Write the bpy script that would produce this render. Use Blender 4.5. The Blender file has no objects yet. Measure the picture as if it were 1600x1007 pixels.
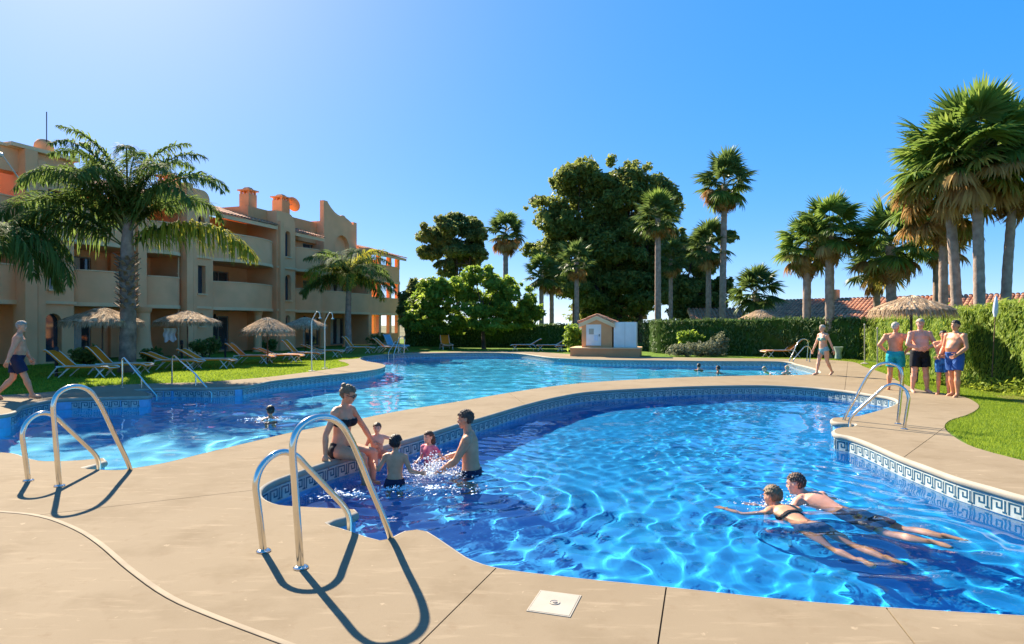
import bpy, bmesh, math, random
import numpy as np
from mathutils import Vector, Matrix, Euler
from mathutils.geometry import tessellate_polygon, delaunay_2d_cdt
R = math.radians
scene = bpy.context.scene
C = scene.collection

# ---------------------------------------------------------------- camera, sky, sun, exposure
F, CX, HY, H = 1000.0, 800.0, 508.0, 1.65          # focal length in photo pixels, principal column, horizon row, eye height
cam = bpy.data.cameras.new('camera'); camo = bpy.data.objects.new('camera', cam); C.objects.link(camo)
camo.location = (0, 0, H); camo.rotation_euler = (R(90), 0, 0)
cam.sensor_width = 36; cam.lens = 36 * F / 1600; cam.shift_y = (HY - 503.5) / 1600
cam.clip_start = 0.05; cam.clip_end = 4000
scene.camera = camo

SUN_AZ, SUN_EL = 36.0, 36.5                         # degrees left of the view axis, degrees above the horizon
world = bpy.data.worlds.new('World'); scene.world = world; world.use_nodes = True
wn = world.node_tree; wn.nodes.clear()
wo = wn.nodes.new('ShaderNodeOutputWorld'); wb = wn.nodes.new('ShaderNodeBackground')
sky = wn.nodes.new('ShaderNodeTexSky'); sky.sky_type = 'NISHITA'; sky.sun_disc = False
sky.sun_elevation = R(SUN_EL); sky.sun_rotation = R(-SUN_AZ)
sky.air_density = 0.62; sky.dust_density = 0.3; sky.ozone_density = 8.0; sky.altitude = 0
hs = wn.nodes.new('ShaderNodeHueSaturation'); hs.inputs['Saturation'].default_value = 2.4; hs.inputs['Hue'].default_value = .512; hs.inputs['Value'].default_value = 2.12
gm = wn.nodes.new('ShaderNodeGamma'); gm.inputs[1].default_value = 0.30       # evens out the whole sky's range
wn.links.new(sky.outputs[0], gm.inputs[0]); wn.links.new(gm.outputs[0], hs.inputs['Color']); wn.links.new(hs.outputs[0], wb.inputs[0])
wb.inputs[1].default_value = 0.10
wn.links.new(wb.outputs[0], wo.inputs[0])

sl = bpy.data.lights.new('sun', 'SUN'); sl.energy = 4.2; sl.angle = R(0.53); sl.color = (1.0, 0.88, 0.70)
sun = bpy.data.objects.new('sun', sl); C.objects.link(sun)
sdir = Vector((-math.sin(R(SUN_AZ)) * math.cos(R(SUN_EL)), math.cos(R(SUN_AZ)) * math.cos(R(SUN_EL)), math.sin(R(SUN_EL))))
sun.rotation_euler = sdir.to_track_quat('Z', 'Y').to_euler(); sun.location = (-20, 40, 30)
sl.cycles.is_caustics_light = True

scene.view_settings.view_transform = 'Standard'; scene.view_settings.look = 'None'
scene.view_settings.exposure = 1.78; scene.view_settings.gamma = 1.0; scene.view_settings.use_curve_mapping = False
scene.render.engine = 'CYCLES'
cy = scene.cycles
cy.use_denoising = True; cy.max_bounces = 10; cy.transmission_bounces = 8; cy.diffuse_bounces = 4; cy.glossy_bounces = 4
cy.transparent_max_bounces = 12; cy.caustics_refractive = True; cy.caustics_reflective = False; cy.blur_glossy = 0.3
cy.sample_clamp_indirect = 8.0

# ---------------------------------------------------------------- helpers
def G(px, py, z=0.0):
    Y = F * (H - z) / (py - HY)
    return Vector(((px - CX) / F * Y, Y, z))
def at(px, Y, z=0.0): return Vector(((px - CX) / F * Y, Y, z))
def zof(py, Y): return H + (HY - py) * Y / F

def empty(name, loc=(0, 0, 0), rz=0.0):
    o = bpy.data.objects.new(name, None); C.objects.link(o)
    o.location = loc; o.rotation_euler = (0, 0, rz); o.empty_display_size = 0.2
    return o
def tag(o, label=None, cat=None, group=None, kind=None):
    if label: o['label'] = label
    if cat: o['category'] = cat
    if group: o['group'] = group
    if kind: o['kind'] = kind
    return o
def link(name, me, parent=None):
    o = bpy.data.objects.new(name, me); C.objects.link(o)
    if parent is not None: o.parent = parent
    return o
def copy_tree(o, parent=None):
    c = o.copy(); C.objects.link(c); c.parent = parent
    for ch in list(o.children): copy_tree(ch, c)
    return c

class MB:
    def __init__(s): s.v, s.f, s.m = [], [], []
    def add(s, vs, fs, mat=0):
        b = len(s.v); s.v.extend([tuple(p) for p in vs])
        s.f.extend([tuple(b + i for i in f) for f in fs]); s.m.extend([mat] * len(fs)); return s
    def box(s, c, d, rz=0, mat=0, top=(1, 1)):
        x, y, z = d[0] / 2, d[1] / 2, d[2] / 2; ca, sa = math.cos(rz), math.sin(rz)
        vs = []
        for k in (-1, 1):
            sx, sy = (top if k == 1 else (1, 1))
            for (i, j) in ((-1, -1), (1, -1), (1, 1), (-1, 1)):
                a, b = i * x * sx, j * y * sy
                vs.append((c[0] + a * ca - b * sa, c[1] + a * sa + b * ca, c[2] + k * z))
        return s.add(vs, [(3, 2, 1, 0), (4, 5, 6, 7), (0, 1, 5, 4), (1, 2, 6, 5), (2, 3, 7, 6), (3, 0, 4, 7)], mat)
    def tube(s, pts, r, n=8, mat=0, cap=True, flat=None):
        pts = [Vector(p) for p in pts]; k = len(pts)
        rs = r if isinstance(r, (list, tuple)) else [r] * k
        up = Vector((0, 0, 1)); t0 = (pts[1] - pts[0]).normalized()
        if abs(t0.dot(up)) > 0.95: up = Vector((0, 1, 0))
        nrm = (up - t0 * up.dot(t0)).normalized(); vs, fs = [], []
        for i, p in enumerate(pts):
            t = ((pts[min(i + 1, k - 1)] - p).normalized() + (p - pts[max(i - 1, 0)]).normalized())
            t = t.normalized() if t.length > 1e-6 else t0
            nrm = (nrm - t * nrm.dot(t)); nrm = nrm.normalized() if nrm.length > 1e-6 else t.orthogonal().normalized()
            bn = t.cross(nrm)
            fl = 1.0 if flat is None else flat
            for j in range(n):
                a = 2 * math.pi * j / n
                vs.append(p + nrm * (math.cos(a) * rs[i] * fl) + bn * (math.sin(a) * rs[i]))
        for i in range(k - 1):
            for j in range(n):
                a, b = i * n + j, i * n + (j + 1) % n
                fs.append((a, b, b + n, a + n))
        if cap: fs.append(tuple(range(n - 1, -1, -1))); fs.append(tuple((k - 1) * n + j for j in range(n)))
        return s.add(vs, fs, mat)
    def lathe(s, prof, n=16, c=(0, 0, 0), mat=0, cap=True):
        vs, fs = [], []
        for (r, z) in prof:
            for j in range(n):
                a = 2 * math.pi * j / n
                vs.append((c[0] + r * math.cos(a), c[1] + r * math.sin(a), c[2] + z))
        for i in range(len(prof) - 1):
            for j in range(n):
                a, b = i * n + j, i * n + (j + 1) % n
                fs.append((a, b, b + n, a + n))
        if cap: fs.append(tuple(range(n - 1, -1, -1))); fs.append(tuple((len(prof) - 1) * n + j for j in range(n)))
        return s.add(vs, fs, mat)
    def ell(s, c, r, n=12, mat=0, M=None):
        vs, fs = [], []; m = max(6, n * 2 // 3); c = Vector(c)
        for i in range(m + 1):
            t = math.pi * i / m
            for j in range(n):
                a = 2 * math.pi * j / n
                p = Vector((r[0] * math.sin(t) * math.cos(a), r[1] * math.sin(t) * math.sin(a), -r[2] * math.cos(t)))
                vs.append(c + (M @ p if M else p))
        for i in range(m):
            for j in range(n):
                a, b = i * n + j, i * n + (j + 1) % n
                fs.append((a, b, b + n, a + n))
        return s.add(vs, fs, mat)
    def prism(s, poly, z0, z1, mat=0):
        n = len(poly); vs = [(p[0], p[1], z0) for p in poly] + [(p[0], p[1], z1) for p in poly]
        tris = tessellate_polygon([[Vector((p[0], p[1], 0)) for p in poly]])
        fs = [(i, (i + 1) % n, n + (i + 1) % n, n + i) for i in range(n)]
        ar = sum(poly[i][0] * poly[(i + 1) % n][1] - poly[(i + 1) % n][0] * poly[i][1] for i in range(n))
        if ar < 0: fs = [f[::-1] for f in fs]
        for t in tris:
            a, b, c = t
            x = (poly[b][0] - poly[a][0]) * (poly[c][1] - poly[a][1]) - (poly[c][0] - poly[a][0]) * (poly[b][1] - poly[a][1])
            if x < 0: a, b, c = a, c, b
            fs.append((n + a, n + b, n + c)); fs.append((c, b, a))
        return s.add(vs, fs, mat)
    def panel(s, outline, holes, y0, y1, mat=0):
        """wall panel in the x-z plane between y0 (front) and y1, with holes"""
        loops = [outline] + list(holes); flat = [p for l in loops for p in l]; n = len(flat)
        vs = [(p[0], y0, p[1]) for p in flat] + [(p[0], y1, p[1]) for p in flat]; fs = []
        for t in tessellate_polygon([[Vector((p[0], p[1], 0)) for p in l] for l in loops]):
            a, b, c = t
            x = (flat[b][0] - flat[a][0]) * (flat[c][1] - flat[a][1]) - (flat[c][0] - flat[a][0]) * (flat[b][1] - flat[a][1])
            if x < 0: a, b, c = a, c, b
            fs.append((a, b, c)); fs.append((n + c, n + b, n + a))
        o = 0
        for li, l in enumerate(loops):
            k = len(l); ar = sum(l[i][0] * l[(i + 1) % k][1] - l[(i + 1) % k][0] * l[i][1] for i in range(k))
            for i in range(k):
                q = (o + i, n + o + i, n + o + (i + 1) % k, o + (i + 1) % k)
                if (ar > 0) == (li == 0): q = q
                else: q = q[::-1]
                fs.append(q)
            o += k
        return s.add(vs, fs, mat)
    def build(s, name, mats, parent=None, smooth=None, loc=None):
        me = bpy.data.meshes.new(name); me.from_pydata(s.v, [], s.f)
        mats = mats if isinstance(mats, (list, tuple)) else [mats]
        for m in mats: me.materials.append(m)
        if len(mats) > 1: me.polygons.foreach_set('material_index', s.m)
        if smooth is not None:
            me.polygons.foreach_set('use_smooth', [True] * len(me.polygons))
            if smooth < 180: me.set_sharp_from_angle(angle=R(smooth))
        me.update()
        o = link(name, me, parent)
        if loc is not None: o.location = loc
        return o

def mesh_np(name, V, Q, mats, smooth=False, midx=None):
    V = np.asarray(V, dtype=np.float32); Q = np.asarray(Q, dtype=np.int32)
    me = bpy.data.meshes.new(name); k = Q.shape[1]
    me.vertices.add(len(V)); me.vertices.foreach_set('co', V.ravel())
    me.loops.add(Q.size); me.loops.foreach_set('vertex_index', Q.ravel())
    me.polygons.add(len(Q)); me.polygons.foreach_set('loop_start', np.arange(0, Q.size, k, dtype=np.int32))
    for m in (mats if isinstance(mats, (list, tuple)) else [mats]): me.materials.append(m)
    if midx is not None: me.polygons.foreach_set('material_index', np.asarray(midx, dtype=np.int32))
    me.polygons.foreach_set('use_smooth', [bool(smooth)] * len(Q))
    me.update(calc_edges=True); me.validate()
    return me

def catmull(pts, step=0.12, closed=True):
    P = [Vector((p[0], p[1], 0)) for p in pts]; n = len(P); out = []
    for i in range(n if closed else n - 1):
        p0, p1, p2, p3 = (P[(i - 1) % n], P[i], P[(i + 1) % n], P[(i + 2) % n]) if closed else (P[max(i - 1, 0)], P[i], P[i + 1], P[min(i + 2, n - 1)])
        k = max(1, int(round((p2 - p1).length / step)))
        d01, d12, d23 = max((p1 - p0).length, 1e-4) ** .5, max((p2 - p1).length, 1e-4) ** .5, max((p3 - p2).length, 1e-4) ** .5
        m1 = (p2 - p1) + d12 * ((p1 - p0) / d01 - (p2 - p0) / (d01 + d12)); m2 = (p2 - p1) + d12 * ((p3 - p2) / d23 - (p3 - p1) / (d12 + d23))
        for j in range(k):
            t = j / k
            out.append((2 * t ** 3 - 3 * t * t + 1) * p1 + (t ** 3 - 2 * t * t + t) * m1 + (-2 * t ** 3 + 3 * t * t) * p2 + (t ** 3 - t * t) * m2)
    if not closed: out.append(P[-1])
    return [(p.x, p.y) for p in out]
def area(poly): return 0.5 * sum(poly[i][0] * poly[(i + 1) % len(poly)][1] - poly[(i + 1) % len(poly)][0] * poly[i][1] for i in range(len(poly)))
def inside(XY, poly):
    XY = np.asarray(XY, dtype=float); x, y = XY[:, 0], XY[:, 1]; r = np.zeros(len(XY), bool)
    P = np.asarray(poly, dtype=float); Q = np.roll(P, -1, axis=0)
    for (x0, y0), (x1, y1) in zip(P, Q):
        if y0 == y1: continue
        c = ((y0 > y) != (y1 > y)) & (x < (x1 - x0) * (y - y0) / (y1 - y0) + x0); r ^= c
    return r
def dist_poly(XY, poly):
    XY = np.asarray(XY, dtype=float); d = np.full(len(XY), 1e9)
    P = np.asarray(poly, dtype=float); Q = np.roll(P, -1, axis=0)
    for a, b in zip(P, Q):
        ab = b - a; L = (ab ** 2).sum()
        if L < 1e-12: continue
        t = np.clip(((XY - a) @ ab) / L, 0, 1); e = XY - a - t[:, None] * ab
        d = np.minimum(d, np.hypot(e[:, 0], e[:, 1]))
    return d
def offset(poly, d):
    """shift a counter-clockwise outline outward by d"""
    n = len(poly); out = []
    for i in range(n):
        a, b = Vector(poly[(i - 1) % n]), Vector(poly[(i + 1) % n]); t = (b - a)
        t = t.normalized() if t.length > 1e-6 else Vector((1, 0))
        out.append((poly[i][0] + t.y * d, poly[i][1] - t.x * d))
    return out

# ---------------------------------------------------------------- materials
def nodes(m): m.use_nodes = True; nt = m.node_tree; return nt, nt.nodes['Principled BSDF'], nt.nodes['Material Output']
def setin(b, **k):
    for a, v in k.items():
        b.inputs[a.replace('_', ' ')].default_value = v
def mat(name, col, rough=0.6, var=0.12, scale=6.0, bump=0.0, bscale=40.0, metal=0.0, spec=0.4, col2=None, stain=0.0, stain_scale=1.2, stain_col=None, obj_var=0.0, detail=5.0):
    m = bpy.data.materials.new(name); nt, b, out = nodes(m); L = nt.links.new
    b.inputs['Roughness'].default_value = rough; b.inputs['Metallic'].default_value = metal; b.inputs['Specular IOR Level'].default_value = spec
    tc = nt.nodes.new('ShaderNodeTexCoord')
    n1 = nt.nodes.new('ShaderNodeTexNoise'); n1.inputs['Scale'].default_value = scale; n1.inputs['Detail'].default_value = detail
    L(tc.outputs['Object'], n1.inputs['Vector'])
    rp = nt.nodes.new('ShaderNodeValToRGB'); c2 = col2 or tuple(c * (1 - var) for c in col)
    rp.color_ramp.elements[0].position = 0.32; rp.color_ramp.elements[1].position = 0.68
    rp.color_ramp.elements[0].color = (*c2, 1); rp.color_ramp.elements[1].color = (*[min(1, c * (1 + var * .6)) for c in col], 1)
    L(n1.outputs['Fac'], rp.inputs['Fac']); cur = rp.outputs['Color']
    if stain:
        n2 = nt.nodes.new('ShaderNodeTexNoise'); n2.inputs['Scale'].default_value = stain_scale; n2.inputs['Detail'].default_value = 7; n2.inputs['Roughness'].default_value = .65
        L(tc.outputs['Object'], n2.inputs['Vector'])
        r2 = nt.nodes.new('ShaderNodeMapRange'); r2.inputs[1].default_value = .48; r2.inputs[2].default_value = .75; r2.inputs[4].default_value = stain
        L(n2.outputs['Fac'], r2.inputs[0])
        mx = nt.nodes.new('ShaderNodeMix'); mx.data_type = 'RGBA'; L(r2.outputs[0], mx.inputs[0]); L(cur, mx.inputs[6])
        mx.inputs[7].default_value = (*(stain_col or tuple(c * .6 for c in col)), 1); cur = mx.outputs[2]
    if obj_var:
        oi = nt.nodes.new('ShaderNodeObjectInfo'); h = nt.nodes.new('ShaderNodeHueSaturation')
        mr = nt.nodes.new('ShaderNodeMapRange'); mr.inputs[3].default_value = 1 - obj_var; mr.inputs[4].default_value = 1 + obj_var
        L(oi.outputs['Random'], mr.inputs[0]); L(mr.outputs[0], h.inputs['Value']); L(cur, h.inputs['Color']); cur = h.outputs['Color']
    L(cur, b.inputs['Base Color'])
    if bump:
        n3 = nt.nodes.new('ShaderNodeTexNoise'); n3.inputs['Scale'].default_value = bscale; n3.inputs['Detail'].default_value = 4
        L(tc.outputs['Object'], n3.inputs['Vector'])
        bp = nt.nodes.new('ShaderNodeBump'); bp.inputs['Strength'].default_value = bump; bp.inputs['Distance'].default_value = .02
        L(n3.outputs['Fac'], bp.inputs['Height']); L(bp.outputs[0], b.inputs['Normal'])
    return m
def leaf_mat(name, col, col2, trans=0.35, rough=0.5, tcol=None, oscale=0.6):
    m = bpy.data.materials.new(name); nt, b, out = nodes(m); L = nt.links.new
    b.inputs['Roughness'].default_value = rough; b.inputs['Specular IOR Level'].default_value = .15
    ge = nt.nodes.new('ShaderNodeNewGeometry'); tc = nt.nodes.new('ShaderNodeTexCoord')
    nz = nt.nodes.new('ShaderNodeTexNoise'); nz.inputs['Scale'].default_value = oscale; nz.inputs['Detail'].default_value = 3
    L(tc.outputs['Object'], nz.inputs['Vector'])
    ad = nt.nodes.new('ShaderNodeMath'); ad.operation = 'ADD'; L(ge.outputs['Random Per Island'], ad.inputs[0]); L(nz.outputs['Fac'], ad.inputs[1])
    ml = nt.nodes.new('ShaderNodeMath'); ml.operation = 'MULTIPLY'; L(ad.outputs[0], ml.inputs[0]); ml.inputs[1].default_value = .5
    rp = nt.nodes.new('ShaderNodeValToRGB'); rp.color_ramp.elements[0].position = .2; rp.color_ramp.elements[1].position = .8
    rp.color_ramp.elements[0].color = (*col, 1); rp.color_ramp.elements[1].color = (*col2, 1)
    L(ml.outputs[0], rp.inputs[0]); L(rp.outputs[0], b.inputs['Base Color'])
    tr = nt.nodes.new('ShaderNodeBsdfTranslucent'); mx = nt.nodes.new('ShaderNodeMixShader'); mx.inputs[0].default_value = trans
    if tcol: tr.inputs[0].default_value = (*tcol, 1)
    else:
        h = nt.nodes.new('ShaderNodeHueSaturation'); h.inputs['Value'].default_value = 1.7; h.inputs['Hue'].default_value = .48
        L(rp.outputs[0], h.inputs['Color']); L(h.outputs[0], tr.inputs[0])
    L(b.outputs[0], mx.inputs[1]); L(tr.outputs[0], mx.inputs[2]); L(mx.outputs[0], out.inputs[0])
    return m

M = {}
def deck_mat(name, base):
    """trowelled concrete: broad tone drift, blotches, fine speckle, pale scuffs and faint drag marks"""
    m = bpy.data.materials.new(name); nt, b, out = nodes(m); L = nt.links.new; tc = nt.nodes.new('ShaderNodeTexCoord'); cur = None
    b.inputs['Roughness'].default_value = .95; b.inputs['Specular IOR Level'].default_value = .08
    def noise(sc, det, lo, hi, stretch=None, rough=.6):
        n = nt.nodes.new('ShaderNodeTexNoise'); n.inputs['Scale'].default_value = sc; n.inputs['Detail'].default_value = det; n.inputs['Roughness'].default_value = rough
        if stretch:
            mp = nt.nodes.new('ShaderNodeMapping'); mp.inputs['Scale'].default_value = stretch[:3]; mp.inputs['Rotation'].default_value = (0, 0, stretch[3]); L(tc.outputs['Object'], mp.inputs[0]); L(mp.outputs[0], n.inputs['Vector'])
        else: L(tc.outputs['Object'], n.inputs['Vector'])
        r = nt.nodes.new('ShaderNodeMapRange'); r.inputs[1].default_value = lo; r.inputs[2].default_value = hi; L(n.outputs['Fac'], r.inputs[0]); return r.outputs[0], n
    def mix(fac, a, col, amt):
        k = nt.nodes.new('ShaderNodeMath'); k.operation = 'MULTIPLY'; L(fac, k.inputs[0]); k.inputs[1].default_value = amt
        x = nt.nodes.new('ShaderNodeMix'); x.data_type = 'RGBA'; L(k.outputs[0], x.inputs[0])
        if isinstance(a, tuple): x.inputs[6].default_value = (*a, 1)
        else: L(a, x.inputs[6])
        x.inputs[7].default_value = (*col, 1); return x.outputs[2]
    sc = lambda f, w=(1, 1, 1): tuple(min(1, c * f * k) for c, k in zip(base, w))
    f, _ = noise(.35, 4, .35, .7); cur = mix(f, base, sc(.80, (1, .97, .93)), .9)
    f, _ = noise(1.7, 9, .5, .72); cur = mix(f, cur, sc(.68, (1, .95, .88)), .75)
    f, _ = noise(2.4, 10, .55, .72, (1, 5, 1, .5)); cur = mix(f, cur, sc(1.28, (1, 1, 1)), .7)
    f, _ = noise(7, 8, .58, .75); cur = mix(f, cur, sc(.72, (1.05, .95, .88)), .65)
    f, _ = noise(11, 6, .66, .72); cur = mix(f, cur, sc(1.5), .8)
    f, n = noise(170, 3, .35, .65); cur = mix(f, cur, sc(.8), .35)
    L(cur, b.inputs['Base Color']); bp = nt.nodes.new('ShaderNodeBump'); bp.inputs['Strength'].default_value = .25; bp.inputs['Distance'].default_value = .01; L(n.outputs['Fac'], bp.inputs['Height']); L(bp.outputs[0], b.inputs['Normal'])
    return m
M['deck'] = deck_mat('deck_concrete', (.285, .223, .146))
M['deck_bed'] = mat('joint_mortar', (.13, .105, .08), .95, .2, 5)
M['deck_rim'] = mat('rim_concrete', (.31, .246, .165), .85, .15, 4, .1, 80, spec=.2)
M['coping'] = mat('coping_stone', (.35, .31, .24), .75, .12, 3, .08, 80, spec=.3)
M['tile_light'] = mat('tile_pale', (.46, .50, .45), .25, .18, 14, spec=.5, obj_var=.08)
M['tile_dark'] = mat('tile_navy', (.02, .085, .14), .25, .3, 14, spec=.5)
M['wall_blue'] = mat('mosaic_band', (.16, .42, .66), .3, .15, 9, spec=.5)
M['steel'] = mat('polished_steel', (.72, .68, .60), .16, .05, 8, metal=1.0)
M['steel_white'] = mat('painted_white_metal', (.70, .66, .57), .4, .06, 8)
M['stucco'] = mat('apricot_stucco', (.90, .45, .215), .9, .10, .9, .15, 60, spec=.15, stain=.25, stain_scale=.6, stain_col=(.74, .38, .16))
M['stucco_red'] = mat('orange_stucco', (.70, .34, .15), .9, .12, 1.2, .15, 60, spec=.15, stain=.3, stain_scale=1)
M['stucco_pale'] = mat('pale_stucco', (.85, .54, .29), .9, .08, 1.2, .12, 60, spec=.15)
M['dark'] = mat('dark_interior', (.05, .04, .035), .9, .3, 1.0)
M['glass'] = mat('window_glass', (.04, .055, .07), .05, .3, .7, spec=.9)
M['frame'] = mat('door_frame', (.30, .26, .22), .5, .1, 4)
M['frame_white'] = mat('white_frame', (.7, .7, .68), .5, .06, 4)
M['terra'] = mat('terracotta_tile', (.55, .25, .13), .85, .35, 2.2, .1, 40, col2=(.27, .125, .075), spec=.2)
M['white'] = mat('white_plaster', (.78, .76, .70), .75, .06, 3, .08, 60, stain=.2, stain_col=(.55, .52, .45))
M['black'] = mat('black_metal', (.02, .02, .022), .45, .2, 6)
M['navy_metal'] = mat('navy_plastic', (.02, .04, .12), .45, .2, 6)
M['sling'] = leaf_mat('orange_sling', (.88, .235, .012), (.93, .29, .02), .2, .8, (.98, .40, .03), 3)
M['sling_blue'] = mat('blue_sling', (.18, .42, .55), .7, .12, 14, .12, 140, spec=.2)
M['thatch'] = mat('straw_thatch', (.58, .43, .27), .95, .4, 9, .5, 60, col2=(.20, .14, .085), spec=.1)
M['straw'] = leaf_mat('loose_straw', (.28, .20, .12), (.58, .44, .28), .25, .9)
M['wood'] = mat('pole_wood', (.16, .09, .05), .8, .3, 8, .3, 30)
M['bark'] = mat('palm_bark', (.25, .19, .14), .95, .4, 3.5, .6, 14, col2=(.13, .095, .07), spec=.1)
M['bark_light'] = mat('palm_bark_grey', (.36, .27, .21), .95, .25, 4.5, .5, 16, col2=(.24, .175, .135), spec=.1)
M['bark_tree'] = mat('tree_bark', (.10, .075, .055), .95, .4, 3, .6, 14, spec=.1)
M['boot'] = mat('old_leaf_bases', (.27, .20, .145), .95, .4, 5, .5, 20, col2=(.12, .085, .06), spec=.1)
M['fan'] = leaf_mat('fan_leaf', (.06, .125, .02), (.18, .26, .05), .42, .42)
M['fan_dark'] = leaf_mat('fan_leaf_deep', (.05, .095, .025), (.12, .18, .045), .38, .42)
M['fan_dry'] = leaf_mat('fan_leaf_dry', (.26, .155, .05), (.42, .28, .09), .3, .8)
M['fan_yellow'] = leaf_mat('fan_leaf_yellowing', (.14, .15, .025), (.30, .24, .05), .4, .6)
M['feather'] = leaf_mat('feather_leaf', (.05, .10, .022), (.13, .20, .045), .45, .75)
M['feather_yellow'] = leaf_mat('feather_leaf_yellow', (.12, .16, .02), (.32, .31, .03), .5, .75)
M['rachis'] = mat('leaf_stalk', (.16, .17, .05), .6, .2, 5)
M['leaf_dark'] = leaf_mat('evergreen_leaf', (.08, .125, .03), (.22, .26, .06), .48, .45, oscale=.35)
M['leaf_olive'] = leaf_mat('olive_leaf', (.08, .12, .035), (.20, .24, .07), .48, .5, oscale=.4)
M['leaf_bright'] = leaf_mat('bright_leaf', (.075, .155, .02), (.25, .36, .05), .52, .45, oscale=.5)
M['leaf_grey'] = leaf_mat('grey_leaf', (.11, .13, .07), (.27, .28, .17), .25, .6, oscale=1.5)
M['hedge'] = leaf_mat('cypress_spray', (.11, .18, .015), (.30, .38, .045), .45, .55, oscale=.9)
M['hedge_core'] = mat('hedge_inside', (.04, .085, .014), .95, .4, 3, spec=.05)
M['hedge_dark'] = leaf_mat('shaded_hedge_spray', (.04, .085, .022), (.10, .16, .04), .3, .55, oscale=.9)  # darker copy of the hedge spray, with shade put into its leaf colour
M['grass_blade'] = leaf_mat('grass_blade', (.09, .17, .012), (.26, .36, .035), .4, .55, oscale=.5)
M['lawn'] = mat('lawn_soil_and_grass', (.125, .20, .02), .95, .4, 3.5, .8, 60, col2=(.05, .105, .012), spec=.1, stain=.3, stain_scale=.5, stain_col=(.12, .15, .03))
M['soil'] = mat('dry_soil', (.20, .14, .085), .95, .35, 2, .6, 25, spec=.1)
M['ground'] = mat('far_ground', (.16, .15, .075), .95, .4, .05, spec=.1)
M['foam'] = mat('water_foam', (.82, .88, .92), .25, .05, 20, spec=.5)
M['plate'] = mat('skimmer_plastic', (.41, .36, .275), .45, .07, 5, .05, 60, stain=.2, stain_scale=6, stain_col=(.5, .45, .36))
M['towel'] = mat('pale_towel', (.62, .70, .78), .9, .1, 12, .3, 80)
M['pvc'] = mat('grey_green_pot', (.30, .38, .31), .6, .15, 6)
# ---------------------------------------------------------------- pools, deck, lawn
WZ = -0.25                                          # water level
near_px = [(455, 740), (425, 751), (408, 761), (403, 770), (410, 780), (432, 789), (472, 792), (532, 795), (551, 796), (555, 800), (540, 807), (507, 817),
           (530, 826), (552, 833), (572, 840), (592, 845), (606, 843), (617, 839), (635, 830), (650, 828), (665, 831), (678, 839), (706, 858), (735, 876), (775, 888),
           (900, 904), (1041, 918), (1250, 940), (1400, 951), (1600, 963)]
near_w = [tuple(G(*p)[:2]) for p in near_px] + [(3.6, 3.55), (4.5, 3.7), (5.2, 4.15), (5.35, 4.9), (5.1, 5.6)]
near_far = [(1600, 775), (1550, 761), (1500, 747), (1450, 729), (1412, 715), (1375, 699), (1345, 687), (1325, 681), (1308, 678), (1305, 672), (1316, 668), (1334, 667),
            (1337, 662), (1320, 661), (1304, 659), (1305, 653), (1325, 652), (1342, 650), (1370, 643), (1397, 634), (1404, 627), (1392, 621), (1360, 616), (1335, 612), (1300, 608), (1265, 605),
            (1200, 602), (1100, 603), (1020, 606), (920, 612), (870, 620), (820, 632), (745, 654), (715, 662), (657, 680), (595, 697), (535, 714), (500, 724.5)]
near_w += [tuple(G(*p)[:2]) for p in near_far]
far_px = [(0, 648), (38, 633), (88, 624), (160, 621), (195, 620), (231, 619), (229, 613), (210, 609), (240, 607), (275, 606), (330, 606), (375, 604), (400, 600), (425, 595), (500, 587),
          (550, 582), (587, 577), (601, 572), (595, 568.5), (570, 564), (562, 560), (570, 557), (600, 554.5), (650, 552.5), (750, 551), (805, 552), (870, 559), (945, 562),
          (1020, 563), (1105, 564), (1225, 565), (1245, 569), (1280, 579), (1272, 585), (1180, 587), (1080, 589.5), (980, 594), (920, 598), (870, 603), (795, 614), (720, 627),
          (615, 644), (552, 657), (455, 676), (400, 689), (325, 707), (250, 725), (207, 732), (192, 734.5), (172, 735), (150, 734), (125, 731), (150, 725), (163, 720), (160, 716), (125, 719.5), (70, 721), (47, 718),
          (37, 715), (0, 707)]
far_w = [tuple(G(*p)[:2]) for p in far_px] + [(-8.6, 7.75), (-10.6, 8.0), (-11.4, 9.2), (-10.8, 10.8)]
def ccw(p): return p if area(p) > 0 else p[::-1]
NEAR = ccw(catmull(near_w, .10)); FAR = ccw(catmull(far_w, .16))

lawn_edge = [(0, 618), (62, 614), (112, 609), (162, 603), (225, 600), (275, 598.5), (320, 597.5), (350, 595), (412, 590), (470, 583), (520, 576), (545, 571), (540, 567), (530, 563), (558, 560.5), (575, 556.5), (650, 550.6),
             (800, 549.2), (850, 551), (900, 554), (1000, 557.5), (1230, 561), (1262, 561), (1325, 565), (1352, 574), (1385, 585), (1410, 599), (1440, 610), (1500, 619), (1526, 630), (1529, 637),
             (1512, 648), (1484, 657), (1476, 668), (1490, 682), (1525, 700), (1600, 720)]
deck_out = [tuple(G(*p)[:2]) for p in lawn_edge]
deck_curve = catmull(deck_out, .25, closed=False)
DECK = ccw(deck_curve + [(8.2, 7.0), (10.5, 6.3), (16, 5.5), (16, -7), (-20, -7), (-20, 14.2), (-15, 14.8)])

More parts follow.
